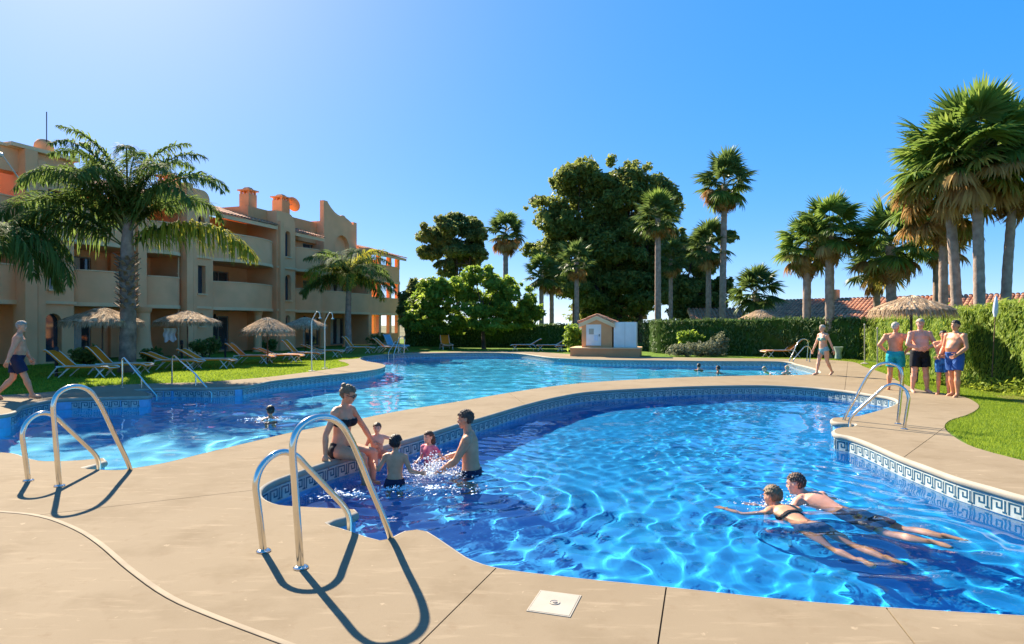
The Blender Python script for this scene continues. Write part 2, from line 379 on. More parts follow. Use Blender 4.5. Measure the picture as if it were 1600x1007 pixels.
def slit(pts, w):
    """thin closed polygon around a polyline on the ground"""
    P = [Vector(p) for p in pts]; l, r = [], []
    for i, p in enumerate(P):
        t = (P[min(i + 1, len(P) - 1)] - P[max(i - 1, 0)]).normalized(); n = Vector((-t.y, t.x)) * w / 2
        l.append(tuple(p + n)); r.append(tuple(p - n))
    return l + r[::-1]
def gp(pts): return [tuple(G(*p)[:2]) for p in pts]
def extend(pts, a=.0, b=.0):
    p = [Vector(q) for q in pts]
    if a: p[0] = p[0] + (p[0] - p[1]).normalized() * a
    if b: p[-1] = p[-1] + (p[-1] - p[-2]).normalized() * b
    return [tuple(q) for q in p]
curve_joint = catmull(extend(gp([(-160, 796), (0, 801), (60, 808), (115, 828), (150, 850), (200, 893), (260, 935), (330, 966), (440, 1006)]), 6, 4), .15, closed=False)
joints = [curve_joint,
          extend(gp([(655, 1007), (775, 888)]), 6, .1), extend(gp([(1028, 1007), (1041, 918)]), 6, .1), extend(gp([(1430, 1007), (1385, 950)]), 6, .1),
          extend(gp([(60, 805), (397, 766)]), 0, .3), extend(gp([(820, 632), (795, 614)]), .1, .1), extend(gp([(1100, 603), (1080, 589)]), .1, .1),
          extend(gp([(1412, 715), (1476, 668)]), .1, .6), extend(gp([(231, 619), (225, 600)]), .1, .6), extend(gp([(425, 596), (412, 590)]), .1, .6), extend(gp([(1320, 609), (1325, 565)]), .1, .6)]
slits = [slit(j, .009) for j in joints]

def region_mesh(name, loops, keep, mats, z, parent=None, split=False, skirt=0.0, zfun=None):
    vs, es = [], []
    for l in loops:
        b = len(vs); vs += [Vector(p) for p in l]; es += [(b + i, b + (i + 1) % len(l)) for i in range(len(l))]
    v, e, f, *_ = delaunay_2d_cdt(vs, es, [], 0, 1e-5)
    v = [(p.x, p.y) for p in v]; f = [tuple(t) for t in f if len(t) == 3]
    cen = np.array([[sum(v[i][k] for i in t) / 3 for k in (0, 1)] for t in f])
    ok = keep(cen); f = [t for t, o in zip(f, ok) if o]
    f = [t if ((v[t[1]][0] - v[t[0]][0]) * (v[t[2]][1] - v[t[0]][1]) - (v[t[2]][0] - v[t[0]][0]) * (v[t[1]][1] - v[t[0]][1])) > 0 else t[::-1] for t in f]
    comps = [list(range(len(f)))]
    edge = {}
    for i, t in enumerate(f):
        for k in range(3): edge.setdefault(frozenset((t[k], t[(k + 1) % 3])), []).append(i)
    if split:
        seen, comps = [False] * len(f), []
        for s in range(len(f)):
            if seen[s]: continue
            st, comp = [s], []; seen[s] = True
            while st:
                i = st.pop(); comp.append(i); t = f[i]
                for k in range(3):
                    for j in edge[frozenset((t[k], t[(k + 1) % 3]))]:
                        if not seen[j]: seen[j] = True; st.append(j)
            comps.append(comp)
    res = []
    for comp in comps:
        ar = 0; idx, V, Fc = {}, [], []
        def vi(a, dz=0):
            key = (a, dz)
            if key not in idx: idx[key] = len(V); V.append((v[a][0], v[a][1], z + dz))
            return idx[key]
        for i in comp:
            t = f[i]; Fc.append(tuple(vi(a) for a in t))
            ar += abs((v[t[1]][0] - v[t[0]][0]) * (v[t[2]][1] - v[t[0]][1]) - (v[t[2]][0] - v[t[0]][0]) * (v[t[1]][1] - v[t[0]][1])) / 2
            if skirt:
                for k in range(3):
                    a, b = t[k], t[(k + 1) % 3]
                    if len(edge[frozenset((a, b))]) == 1: Fc.append((vi(b), vi(a), vi(a, -skirt), vi(b, -skirt)))
        if ar < .02: continue
        mb = MB(); mb.add(V, Fc); res.append(mb.build(name, mats, parent))
    return res

def keep_deck(c):
    r = inside(c, DECK) & ~inside(c, NEAR) & ~inside(c, FAR)
    for s in slits: r &= ~inside(c, s)
    return r
def keep_bed(c): return inside(c, DECK) & ~inside(c, NEAR) & ~inside(c, FAR)
deck = region_mesh('pool_deck', [DECK, NEAR, FAR], keep_bed, M['deck_bed'], -0.022)[0]
tag(deck, 'beige concrete pool deck curving round both pools', kind='structure')
region_mesh('slab', [DECK, NEAR, FAR] + slits, keep_deck, M['deck'], 0.0, deck, split=True, skirt=.05)
# pale raised rim along the curved joint at the lower left
rim = MB(); cj = [Vector((p[0], p[1])) for p in curve_joint]; prof = [(.006, .0), (.012, .0008), (.024, .0012), (.036, .0008), (.042, .0)]
vs, fs = [], []
for i, p in enumerate(cj):
    t = (cj[min(i + 1, len(cj) - 1)] - cj[max(i - 1, 0)]).normalized(); n = Vector((-t.y, t.x))
    for o, zz in prof: q = p + n * o; vs.append((q.x, q.y, zz + .001))
k = len(prof)
for i in range(len(cj) - 1):
    for j in range(k - 1): fs.append((i * k + j, i * k + j + 1, (i + 1) * k + j + 1, (i + 1) * k + j)[::-1])
rim.add(vs, fs); rim.build('joint_rim', M['deck_rim'], deck, smooth=180)

# lawn: everything round the deck
LAWN = [(-70, -7), (70, -7), (70, 75), (-70, 75)]
def keep_lawn(c): return inside(c, LAWN) & ~inside(c, DECK)
lawn = region_mesh('lawn', [LAWN, DECK], keep_lawn, M['lawn'], -0.025)[0]
tag(lawn, 'sunlit mown lawn around the pool deck', kind='structure')
gb = MB()
a, b = (-70, -7, 70, 75), 1500
for q in (((-b, -b), (b, -b), (b, a[1]), (-b, a[1])), ((-b, a[3]), (b, a[3]), (b, b), (-b, b)), ((-b, a[1]), (a[0], a[1]), (a[0], a[3]), (-b, a[3])), ((a[2], a[1]), (b, a[1]), (b, a[3]), (a[2], a[3]))):
    gb.add([(p[0], p[1], -.03) for p in q], [(0, 1, 2, 3)])
tag(gb.build('ground', M['ground']), 'dry open ground beyond the garden', kind='structure')

# basins -------------------------------------------------------------------
def mosaic(name, c1, c2, tile):
    m = bpy.data.materials.new(name); nt, b, out = nodes(m); L = nt.links.new
    b.inputs['Roughness'].default_value = .45; b.inputs['Specular IOR Level'].default_value = .3
    tc = nt.nodes.new('ShaderNodeTexCoord'); nz = nt.nodes.new('ShaderNodeTexNoise'); nz.inputs['Scale'].default_value = 1.1; nz.inputs['Detail'].default_value = 6
    L(tc.outputs['Object'], nz.inputs['Vector'])
    vo = nt.nodes.new('ShaderNodeTexVoronoi'); vo.inputs['Scale'].default_value = 1 / tile; vo.inputs['Randomness'].default_value = .1; L(tc.outputs['Object'], vo.inputs['Vector'])
    ad = nt.nodes.new('ShaderNodeMath'); ad.operation = 'MULTIPLY_ADD'; L(vo.outputs['Color'], ad.inputs[0]); ad.inputs[1].default_value = .35; L(nz.outputs['Fac'], ad.inputs[2])
    rp = nt.nodes.new('ShaderNodeValToRGB'); rp.color_ramp.elements[0].position = .35; rp.color_ramp.elements[1].position = .95
    rp.color_ramp.elements[0].color = (*c1, 1); rp.color_ramp.elements[1].color = (*c2, 1)
    L(ad.outputs[0], rp.inputs[0]); L(rp.outputs[0], b.inputs['Base Color'])
    return m
M['basin'] = mosaic('blue_mosaic', (.007, .265, .62), (.015, .335, .71), .05)
M['basin_far'] = mosaic('turquoise_mosaic', (.04, .50, .82), (.08, .62, .92), .06)
# greek key tile: pale square with a dark meander standing 2 mm proud
def key_mesh(w=.2, h=.16):
    mb = MB(); t = .006
    mb.box((0, 0, 0), (w - .005, t, h), 0, 0)
    g = h / 9; x0 = -w * .42; W = w * .84
    def bar(xa, za, xb, zb): mb.box(((xa + xb) / 2, -t / 2 - .001, (za + zb) / 2), (xb - xa, .002, zb - za), 0, 1)
    zt, zb_ = h * .40, -h * .40
    bar(x0, zt - g, x0 + W * .80, zt); bar(x0, zb_, x0 + g, zt - g)
    bar(x0 + W * .80 - g, zb_ + 2 * g, x0 + W * .80, zt - g); bar(x0 + W * .36, zb_ + 2 * g, x0 + W * .80 - g, zb_ + 3 * g)
    bar(x0 + W * .36, zb_ + 3 * g, x0 + W * .36 + g, zt - 2 * g)
    bar(x0 + W * .80, zb_, x0 + W * 1.12, zb_ + g) ; bar(x0 + W * .92, zb_ + g, x0 + W * .92 + g, zt)
    me = bpy.data.meshes.new('key_tile'); me.from_pydata(mb.v, [], mb.f)
    me.materials.append(M['tile_light']); me.materials.append(M['tile_dark']); me.polygons.foreach_set('material_index', mb.m); me.update()
    return me
KEY = key_mesh()

def basin(name, poly, depth, mfloor, label, tile_limit):
    n = len(poly); mb = MB()
    vs = [(p[0], p[1], -.02) for p in poly] + [(p[0], p[1], -depth) for p in poly]
    mb.add(vs, [((i + 1) % n, i, n + i, n + (i + 1) % n) for i in range(n)])
    tr = tessellate_polygon([[Vector((p[0], p[1], 0)) for p in poly]]); fl = []
    for t in tr:
        a, b, c = [poly[i] for i in t]
        fl.append(tuple(n + i for i in t) if (b[0] - a[0]) * (c[1] - a[1]) - (c[0] - a[0]) * (b[1] - a[1]) > 0 else tuple(n + i for i in t[::-1]))
    mb.add([], []); mb.f += fl; mb.m += [0] * len(fl)
    o = mb.build(name, mfloor); tag(o, label, kind='structure'); o.cycles.is_caustics_receiver = True
    # coping nose
    prof = [(.0, 0.001), (-.018, -.004), (-.032, -.016), (-.037, -.034), (-.034, -.058), (-.022, -.074), (.004, -.08)]
    rings = [offset(poly, d) for d, _ in prof]; k = len(prof); cv = [(rings[j][i][0], rings[j][i][1], prof[j][1]) for i in range(n) for j in range(k)]
    cb = MB(); cb.add(cv, [(i * k + j, i * k + j + 1, ((i + 1) % n) * k + j + 1, ((i + 1) % n) * k + j) for i in range(n) for j in range(k - 1)])
    cb.build('coping', M['coping'], o, smooth=180)
    # plain band below the coping, then the key tiles one by one
    b1 = offset(poly, -.004); bb = MB()
    bb.add([(p[0], p[1], -.075) for p in b1] + [(p[0], p[1], -.40) for p in b1], [((i + 1) % n, i, n + i, n + (i + 1) % n) for i in range(n)])
    bo = bb.build('mosaic_band', M['wall_blue'], o, smooth=180); bo.cycles.is_caustics_receiver = True
    P = [Vector(p) for p in poly]; acc, nextd, cnt, far_tiles = 0.0, .1, 0, MB()
    cand = []
    for i in range(n):
        a, b = P[i], P[(i + 1) % n]; L = (b - a).length
        while nextd <= acc + L and L > 0:
            t = (nextd - acc) / L; q = a.lerp(b, t); i0, i1 = P[(i - 1) % n], P[(i + 2) % n]
            d0, d1 = (a - i0).normalized(), (i1 - b).normalized(); nextd += .2
            if d0.dot(d1) < .90: continue
            d = (b - a).normalized(); nin = Vector((-d.y, d.x)); view = -q
            facing = nin.dot(view.normalized())
            if facing < .04: continue
            cand.append((q.length, q + nin * .008, math.atan2(d.y, d.x)))
        acc += L
    cand.sort(key=lambda c: c[0])
    for j, (dd, q, ang) in enumerate(cand):
        z = -.085 - .08
        if j < tile_limit:
            k_ = link('key_tile', KEY, o); k_.location = (q.x, q.y, z); k_.rotation_euler = (0, 0, ang + math.pi)
        else:
            m4 = Matrix.Translation((q.x, q.y, z)) @ Matrix.Rotation(ang + math.pi, 4, 'Z')
            far_tiles.add([m4 @ v.co for v in KEY.vertices], [tuple(p.vertices) for p in KEY.polygons]); far_tiles.m[-len(KEY.polygons):] = [p.material_index for p in KEY.polygons]
    if far_tiles.v: tag(far_tiles.build('key_tile_run', [M['tile_light'], M['tile_dark']], o), kind='stuff')
    return o
near_basin = basin('pool_basin', NEAR, 1.06, M['basin'], 'blue tiled basin of the nearer pool with greek key border', 300)
far_basin = basin('pool_basin', FAR, 1.6, M['basin_far'], 'blue tiled basin of the larger pool behind', 200)

# water: one rippled sheet per pool, real relief ----------------------------
rng = np.random.default_rng(5)
def waves(X, Y, comps):
    Z = np.zeros_like(X)
    for (kx, ky, a, ph) in comps: Z += a * np.sin(kx * X + ky * Y + ph)
    return Z
def spectrum(n, l0, l1, slope, bias=None):
    out = []
    for i in range(n):
        lam = math.exp(rng.uniform(math.log(l0), math.log(l1))); k = 2 * math.pi / lam
        th = rng.uniform(0, 2 * math.pi) if bias is None else bias + rng.normal(0, .8)
        out.append((k * math.cos(th), k * math.sin(th), slope / k * math.sqrt(2.0 / n), rng.uniform(0, 6.28)))
    return out
wm = bpy.data.materials.new('pool_water'); nt, b, out = nodes(wm)
setin(b, Base_Color=(.80, .95, 1.0, 1), Roughness=0.0, IOR=1.333); b.inputs['Transmission Weight'].default_value = 1.0
def water(poly, step, comps, label, rings=()):
    P = np.array(poly); x0, y0 = P.min(0) - .3; x1, y1 = P.max(0) + .3
    nx, ny = int((x1 - x0) / step) + 1, int((y1 - y0) / step) + 1
    X, Y = np.meshgrid(x0 + step * np.arange(nx), y0 + step * np.arange(ny)); fl = np.c_[X.ravel(), Y.ravel()]
    # distance test on a coarser lattice keeps this quick
    ins = inside(fl, poly).reshape(ny, nx); g = ins.copy(); r = max(1, int(.12 / step) + 1)
    for _ in range(r):
        h = g.copy(); h[1:] |= g[:-1]; h[:-1] |= g[1:]; h[:, 1:] |= g[:, :-1]; h[:, :-1] |= g[:, 1:]; g = h
    Z = waves(X, Y, comps)
    amp = .75 + .5 * np.sin(.9 * X + .4 * Y + 1) * np.sin(.7 * Y - .5 * X + 2)
    Z *= amp
    for (cx, cy, a, lam, dec) in rings:
        rr = np.hypot(X - cx, Y - cy); Z += a * np.sin(2 * np.pi * rr / lam) * np.exp(-rr / dec) * np.clip(rr / .3, 0, 1)
    cell = g[:-1, :-1] & g[1:, :-1] & g[:-1, 1:] & g[1:, 1:]
    idx = np.arange(nx * ny).reshape(ny, nx)
    Q = np.stack([idx[:-1, :-1][cell], idx[:-1, 1:][cell], idx[1:, 1:][cell], idx[1:, :-1][cell]], 1)
    used = np.unique(Q); remap = np.zeros(nx * ny, np.int32); remap[used] = np.arange(len(used))
    V = np.c_[fl, WZ + Z.ravel()][used]
    me = mesh_np('pool_water', V, remap[Q], wm, smooth=True)
    o = link('pool_water', me); tag(o, label, kind='structure'); o.cycles.is_caustics_caster = True
    return o
WAVES_NEAR = spectrum(14, .5, 1.8, .04) + spectrum(28, .15, .5, .042)
WAVES_FAR = spectrum(12, .7, 2.2, .045) + spectrum(16, .35, .7, .035)
RINGS = [(-1.15, 8.4, .007, .35, 1.6), (-.6, 8.25, .006, .3, 1.5), (-1.4, 7.5, .006, .28, 1.4), (2.65, 6.9, .008, .36, 1.1), (3.1, 7.1, .007, .33, 1.1), (2.95, 5.4, .006, .3, .8), (3.9, 5.9, .006, .3, .8)]
water(NEAR, .035, WAVES_NEAR, 'rippled clear blue water of the nearer pool', RINGS)
water(FAR, .075, WAVES_FAR, 'calm bright blue water of the larger pool behind', [(-4.75, 12.5, .007, .4, 1.5)])
# ---------------------------------------------------------------- apartment building (local x along the facade, -y towards the pool)
P0 = Vector((-20.8, 26.0, 0)); D = Vector((.3145, .949, 0)); FAC_RZ = math.atan2(D.y, D.x)
bld = empty('apartment_building', P0, FAC_RZ)
tag(bld, 'apricot stucco apartment block with curved balconies, towers and tiled roofs', 'building')
def bp(name, mb, m, parent=None, smooth=None): return mb.build(name, m, parent or bld, smooth)
def arch(x0, x1, z0, z1, n=8):
    r = (x1 - x0) / 2; cx = (x0 + x1) / 2; zc = z1 - r
    return [(x0, z0), (x1, z0)] + [(cx + r * math.cos(a), zc + r * math.sin(a)) for a in [math.pi * i / n for i in range(n + 1)]]
def rect(x0, x1, z0, z1): return [(x0, z0), (x1, z0), (x1, z1), (x0, z1)]
def bulge(u0, u1, b, n=14, y=0.0):
    return [(u0 + (u1 - u0) * i / n, y - b * (1 - abs(2 * i / n - 1) ** 2.5)) for i in range(n + 1)]
FL = (0.0, 2.8, 5.6)
crng = random.Random(8)
M['curtain'] = mat('curtain_cloth', (.62, .56, .46), .9, .12, 5, .1, 60)
def glass_door(u0, u1, z0, z1, y, name='glass_door', fm=None, n=2):
    mb = MB(); t = .07; fm = fm or M['frame']
    mb.box(((u0 + u1) / 2, y, z1 - t / 2), (u1 - u0, .08, t)); mb.box(((u0 + u1) / 2, y, z0 + t / 2), (u1 - u0, .08, t))
    for i in range(n + 1):
        x = u0 + t / 2 + (u1 - u0 - t) * i / n; mb.box((x, y, (z0 + z1) / 2), (t, .08, z1 - z0 - 2 * t))
    d = bp(name, mb, fm)
    w = (u1 - u0) / n
    for i in range(n):
        p = MB(); p.box((u0 + w * (i + .5), y + .02, (z0 + z1) / 2), (w - t, .012, z1 - z0 - 2 * t)); p.build('pane', M['glass'], d)
        if crng.random() < .45:                                             # drawn curtain, in folds, hung just inside the frame
            q = MB(); ww = (w - t) * crng.uniform(.4, .95); x0 = u0 + w * i + t * .5 + .01; k = 9
            vs = [(x0 + ww * j / k, y + .005 + .006 * (j % 2), z) for z in (z0 + t, z1 - t) for j in range(k + 1)]
            q.add(vs, [(j, j + 1, k + 2 + j, k + 1 + j) for j in range(k)]); q.build('curtain', M['curtain'], d)
def parapet(u0, u1, zf, b, m=None, y=0.0, h=1.3):
    o = bulge(u0, u1, b, y=y); i_ = [(p[0], p[1] + .18) for p in o]
    mb = MB(); mb.prism(o + i_[::-1], zf - .12, zf + h); P = bp('balcony_parapet', mb, m or M['stucco'], smooth=35)
    o2 = [(p[0], p[1] - .07) for p in o]; mb = MB(); mb.prism(o2 + i_[::-1], zf - .30, zf - .123); mb.build('moulding', M['stucco_pale'], P, 35)
    o3 = [(p[0], p[1] - .035) for p in o]; i3 = [(p[0], p[1] + .215) for p in o]; mb = MB(); mb.prism(o3 + i3[::-1], zf + h + .003, zf + h + .06); mb.build('coping_cap', M['stucco_pale'], P, 35)
def bay(u0, u1, b, floors=(1, 2), ground=True, roof=True, wn_=2, eave=8.05):
    mid = (u0 + u1) / 2; w = min(2.4, (u1 - u0) * .55); holes = []
    for zf in FL: holes.append(rect(mid - w / 2, mid + w / 2, zf + .06, zf + 2.2))
    mb = MB(); mb.panel(rect(u0, u1, -.1, 8.3), holes, 2.0, 2.2); bp('wall', mb, M['stucco'])
    for zf in FL: glass_door(mid - w / 2, mid + w / 2, zf + .06, zf + 2.2, 2.1, n=3 if w > 2 else 2)
    for zf in (2.8, 5.6):
        o = bulge(u0, u1, b, y=.19); mb = MB(); mb.prism(o + [(u1, 1.99), (u0, 1.99)], zf - .28, zf - .02); bp('floor_slab', mb, M['stucco'])
        parapet(u0, u1, zf, b)
    if roof: tile_roof(u0, u1, -.45, eave, 3.2, eave + 1.15)
def tile_roof(u0, u1, ye, ze, yr, zr, parent=None, pitch=.26, name='roof'):
    mb = MB(); L = math.hypot(yr - ye, zr - ze); t = .12; sl_ = (zr - ze) / (yr - ye)
    mb.add([(u0, ye, ze), (u1, ye, ze), (u1, yr, zr), (u0, yr, zr), (u0, ye, ze - .22), (u1, ye, ze - .22), (u1, yr, zr - .22), (u0, yr, zr - .22)],
           [(0, 1, 2, 3), (7, 6, 5, 4), (4, 5, 1, 0), (5, 6, 2, 1), (6, 7, 3, 2), (7, 4, 0, 3)])
    r = mb.build(name, M['stucco_pale'], parent or bld)
    n = max(1, int((u1 - u0) / pitch)); rows = max(2, int(L / .42)); V, Q = [], []
    for i in range(n):
        cx = u0 + (i + .5) * (u1 - u0) / n
        for j in range(rows):
            a, b_ = j / rows - .01, (j + 1) / rows + .02
            jit = random.uniform(-.012, .012)
            for (s_, lift) in ((a, .035), (b_, .005)):
                y = ye - .06 + (yr - ye + .06) * s_; z = ze + .02 + (zr - ze) * s_ + lift
                for k in range(5):
                    an = math.pi * k / 4; V.append((cx + jit - math.cos(an) * pitch * .42, y, z + math.sin(an) * .085))
            o = len(V) - 10
            for k in range(4): Q.append((o + k, o + k + 1, o + 5 + k + 1, o + 5 + k)[::-1])
            Q.append((o, o + 1, o + 3, o + 4))
    me = mesh_np('roof_tiles', V, Q, M['terra']); ro = link('roof_tiles', me, r); ro['kind'] = 'stuff'
    return r
def tower(u0, u1, top, yf=-.35, round_r=.0, slots=(), yb=3.0, m=None, belts=(2.62, 5.42), label=None):
    m = m or M['stucco']
    def prof(a0, a1):
        p = [(a0, -.1), (a1, -.1)]
        if round_r: p += [(a1 - round_r + round_r * math.cos(a), top - round_r + round_r * math.sin(a)) for a in [math.pi / 2 * i / 7 for i in range(8)]]
        else: p.append((a1, top))
        return p + [(a0, top)]
    mb = MB(); mb.panel(prof(u0 + .002, u1 - .002), [], yf + .303, yb); bp('wall', mb, m)
    mb = MB(); mb.panel(prof(u0, u1), [arch(*s) if len(s) == 4 else rect(*s[:4]) for s in slots], yf, yf + .3); t = bp('stair_tower', mb, m)
    for s in slots:
        g = MB(); g.box(((s[0] + s[1]) / 2, yf + .27, (s[2] + s[3]) / 2), (s[1] - s[0] + .1, .02, s[3] - s[2] + .1)); g.build('window', M['glass'], t)
        if s[2] > 1:
            f = MB(); f.box(((s[0] + s[1]) / 2, yf - .03, s[2] - .05), (s[1] - s[0] + .16, .12, .08)); f.build('sill', M['stucco_pale'], t)
    for z in belts:
        f = MB(); f.box(((u0 + u1) / 2, yf - .035, z), (u1 - u0 + .1, .12, .13)); f.build('moulding', M['stucco_pale'], t)
    return t
def column(u, y, z0, z1, r=.22, flare=False):
    mb = MB(); pr = [(r * 1.25, z0), (r * 1.25, z0 + .12), (r, z0 + .16), (r, z1 - .3), (r * 1.15, z1 - .26), (r * 1.3, z1 - .02)]
    if flare: pr = [(r * 1.75, z0), (r * 1.45, z0 + .35), (r * 1.1, z0 + .9), (r, z0 + 1.4), (r, z1 - .3), (r * 1.15, z1 - .26), (r * 1.3, z1 - .02)]
    mb.lathe(pr, 14, (u, y, 0)); return bp('column', mb, M['stucco'], smooth=40)
def pier(u, y, w, d, z0, z1, m=None):
    mb = MB(); mb.box((u, y, (z0 + z1) / 2), (w, d, z1 - z0)); return bp('pier', mb, m or M['stucco'])
def chimney(u, y, z0, z1, w=.7, m=None):
    m = m or M['stucco_red']; mb = MB(); mb.box((u, y, (z0 + z1 - .35) / 2), (w, w, z1 - .35 - z0)); c = bp('chimney', mb, m)
    cap = MB()
    for i in (-1, 0, 1):
        for j in (-1, 1): cap.box((u + i * w * .38, y + j * w * .38, z1 - .25), (w * .16, w * .16, .2))
    cap.box((u, y, z1 - .11), (w * 1.25, w * 1.25, .08)); cap.box((u, y, z1 + .02), (w * .8, w * .8, .18), top=(.5, .5)); cap.build('chimney_cap', m, c)
    return c
# main masses behind the balconies
mb = MB(); mb.box((5.5, 7.0, 4.0), (29.0, 9.6, 8.2)); bp('rear_block', mb, M['stucco'])
mb = MB(); mb.box((24.2, 6.2, 4.0), (8.6, 8.0, 8.2)); bp('rear_block', mb, M['stucco'])
# block A, nearest: long wall band at the top, balcony below, tower with a small domed chimney
mb = MB(); mb.box((-4.3, .1, 8.42), (10.4, .7, .96)); bp('wall', mb, M['stucco'])
mb = MB(); mb.box((-4.3, .06, 8.95), (10.5, .84, .12)); bp('moulding', mb, M['stucco_pale'])
bay(-9, .95, .5, roof=False)
tower(.95, 2.85, 8.9, slots=((1.55, 2.3, .05, 2.15), (1.75, 2.3, 3.2, 4.6, 'r'), (1.7, 2.3, 6.2, 7.5, 'r')))
pier(.8, -.3, .5, .7, -.1, 8.9); pier(1.28, -.42, .32, .3, -.1, 8.6)
mb = MB(); mb.box((1.5, 1.0, 9.0), (2.9, 3.2, .16)); bp('moulding', mb, M['stucco_pale'])
mb = MB(); mb.lathe([(.38, 9.08), (.38, 9.5), (.35, 9.65), (.24, 9.8), (.0, 9.86)], 14, (2.2, .6, 0), cap=False); bp('chimney', mb, M['stucco_red'], smooth=50)
mb = MB(); mb.tube([(2.1, .3, 9.05), (2.1, .3, 11.0)], .02, 6); bp('antenna', mb, M['black'])
mb = MB(); mb.tube([(.75, -.7, 7.0), (-.9, -1.5, 8.2)], .03, 6); mb.tube([(-.9, -1.5, 8.2), (-5, -1.5, 8.2)], .09, 8); bp('awning_arm', mb, M['steel_white'])
# bays B and C
bay(2.85, 6.3, .75); column(6.45, -.32, -.05, 2.55, .33, True); pier(6.45, .0, .5, .6, 2.5, 8.0)
bay(6.6, 9.0, .65)
# tower D with arched windows
tower(9.0, 10.8, 9.15, round_r=.5, slots=((9.95, 10.45, 6.3, 7.7), (9.95, 10.5, 3.4, 4.95, 'r'), (10.0, 10.4, 1.6, 2.3)))
pier(9.15, -.4, .42, .42, -.1, 9.3); pier(9.6, -.38, .25, .25, -.1, 8.3); chimney(9.3, 1.0, 9.1, 9.9, .8, M['stucco']); chimney(10.9, .6, 8.4, 9.0, .5)
# bay E, the widest, curved at its far end
bay(10.8, 16.5, 1.05); column(14.6, -.45, -.05, 2.55, .24); pier(10.95, -.1, .3, .4, -.1, 5.4)
# tower F
tower(16.5, 18.4, 9.1, round_r=.8, slots=((17.35, 17.9, 6.2, 7.9), (17.35, 17.95, 3.3, 5.0), (17.4, 17.85, 1.45, 2.3)))
pier(16.75, -.42, .32, .32, -.1, 8.4); pier(17.1, -.38, .16, .2, -.1, 8.0)
mb = MB(); mb.box((15.7, 1.6, 8.75), (1.9, 2.4, .75)); bp('wall', mb, M['stucco_red']); chimney(15.9, 1.4, 9.1, 10.45, .75)
# bay G
bay(18.4, 21.6, .75, eave=7.9); bay(21.6, 25.2, .7, roof=False); column(21.5, -.3, -.05, 2.55, .22); column(24.6, -.3, -.05, 2.55, .22); pier(21.6, .0, .3, .4, 2.5, 5.4)
# block H: set-back wall, chimney with round dish, scrolled gable with a blind arch
mb = MB(); mb.box((21.3, 2.4, 8.65), (5.0, 1.4, 1.6)); bp('wall', mb, M['stucco_red'])
chimney(20.3, 2.3, 9.4, 10.9, .85)
mb = MB(); Mr = Matrix.Rotation(R(62), 3, 'Y')
mb.ell((21.15, 1.9, 10.45), (.55, .55, .10), 18, M=Mr); d_ = bp('satellite_dish', mb, M['stucco_red'], smooth=60)
mb = MB(); mb.tube([(20.7, 2.2, 10.3), (21.1, 1.95, 10.42)], .03, 6); mb.build('dish_arm', M['frame'], d_)
prof = [(23.6, 5.5), (28.2, 5.5), (28.2, 10.1), (27.75, 10.1), (27.75, 9.85)]
prof += [(27.6 - 1.0 * t, 9.85 + .42 * (t ** .6)) for t in (0, .25, .5, .75, 1)]
prof += [(26.45, 10.38), (26.2, 10.42), (25.95, 10.36)] + [(25.9 - 1.75 * t, 10.3 + .75 * t ** 2) for t in (0, .25, .5, .75, 1)] + [(24.1, 11.15), (23.6, 11.15)]
mb = MB(); mb.panel(prof, [arch(25.1, 27.1, 6.4, 8.8)], 1.0, 1.35); g_ = bp('gable_wall', mb, M['stucco'])
mb = MB(); mb.panel(rect(23.7, 28.1, 5.5, 9.6), [], 1.355, 2.6); bp('wall', mb, M['stucco'])
# block I: open corner loggia with columns and a tiled hip
bay(25.2, 28.6, .3, roof=False)
mb = MB(); mb.box((28.4, .9, 4.0), (.5, 2.1, 8.0)); bp('wall', mb, M['stucco'])
for zf in (2.8, 5.6):
    mb = MB(); mb.box((31.2, 1.3, zf - .16), (5.0, 2.7, .26)); bp('floor_slab', mb, M['stucco'])
    parapet(28.65, 33.7, zf, .12, h=1.15)
    mb = MB(); mb.box((33.6, 1.4, zf + .5), (.18, 2.5, 1.3)); bp('balcony_parapet', mb, M['stucco'])
for u in (30.2, 32.0, 33.5):
    for z0, z1 in ((-.05, 2.52), (3.9, 5.3), (6.7, 7.6)):
        pier(u, .12, .38, .3, z0, z1)
        if u > 31: pier(u, 2.55, .38, .3, z0, z1)
mb = MB(); mb.box((31.2, .1, .45), (5.0, .2, .95)); bp('low_wall', mb, M['stucco_red'])
tile_roof(28.6, 34.1, -.5, 7.65, 3.4, 8.75)

# hotel-style plants on the terrace come with the vegetation
# ---------------------------------------------------------------- kiosk with white cabinet on a plinth
kz = empty('pool_kiosk', at(948, 34.5, 0), R(-14))
tag(kz, 'small orange pump house with tiled roof and white door on a low plinth', 'kiosk')
mb = MB(); mb.box((0, 0, .2), (3.6, 2.4, .42)); mb.build('plinth', M['stucco_red'], kz)
mb = MB(); mb.box((0, -.02, .43), (3.66, 2.46, .045)); mb.build('plinth_top', M['stucco_pale'], kz)
mb = MB(); mb.panel([(-1.25, .455), (.35, .455), (.35, 1.75), (-.45, 2.12), (-1.25, 1.75)], [rect(-1.02, -.22, .55, 1.68)], -.75, -.65); mb.panel([(-1.25, .455), (.35, .455), (.35, 1.75), (-.45, 2.12), (-1.25, 1.75)], [], -.55, .7)
mb.build('wall', M['stucco_red'], kz)
mb = MB(); mb.box((-.62, -.70, 1.115), (.8, .05, 1.12)); dr = mb.build('door', M['white'], kz)
mb = MB(); mb.box((-.74, -.735, 1.3), (.26, .015, .3)); mb.build('notice', M['plate'], dr); mb = MB(); mb.box((-.5, -.735, .95), (.2, .015, .28)); mb.build('notice', M['towel'], dr)
mb = MB(); mb.box((-.32, -.74, 1.1), (.03, .05, .12)); mb.build('handle', M['black'], dr)
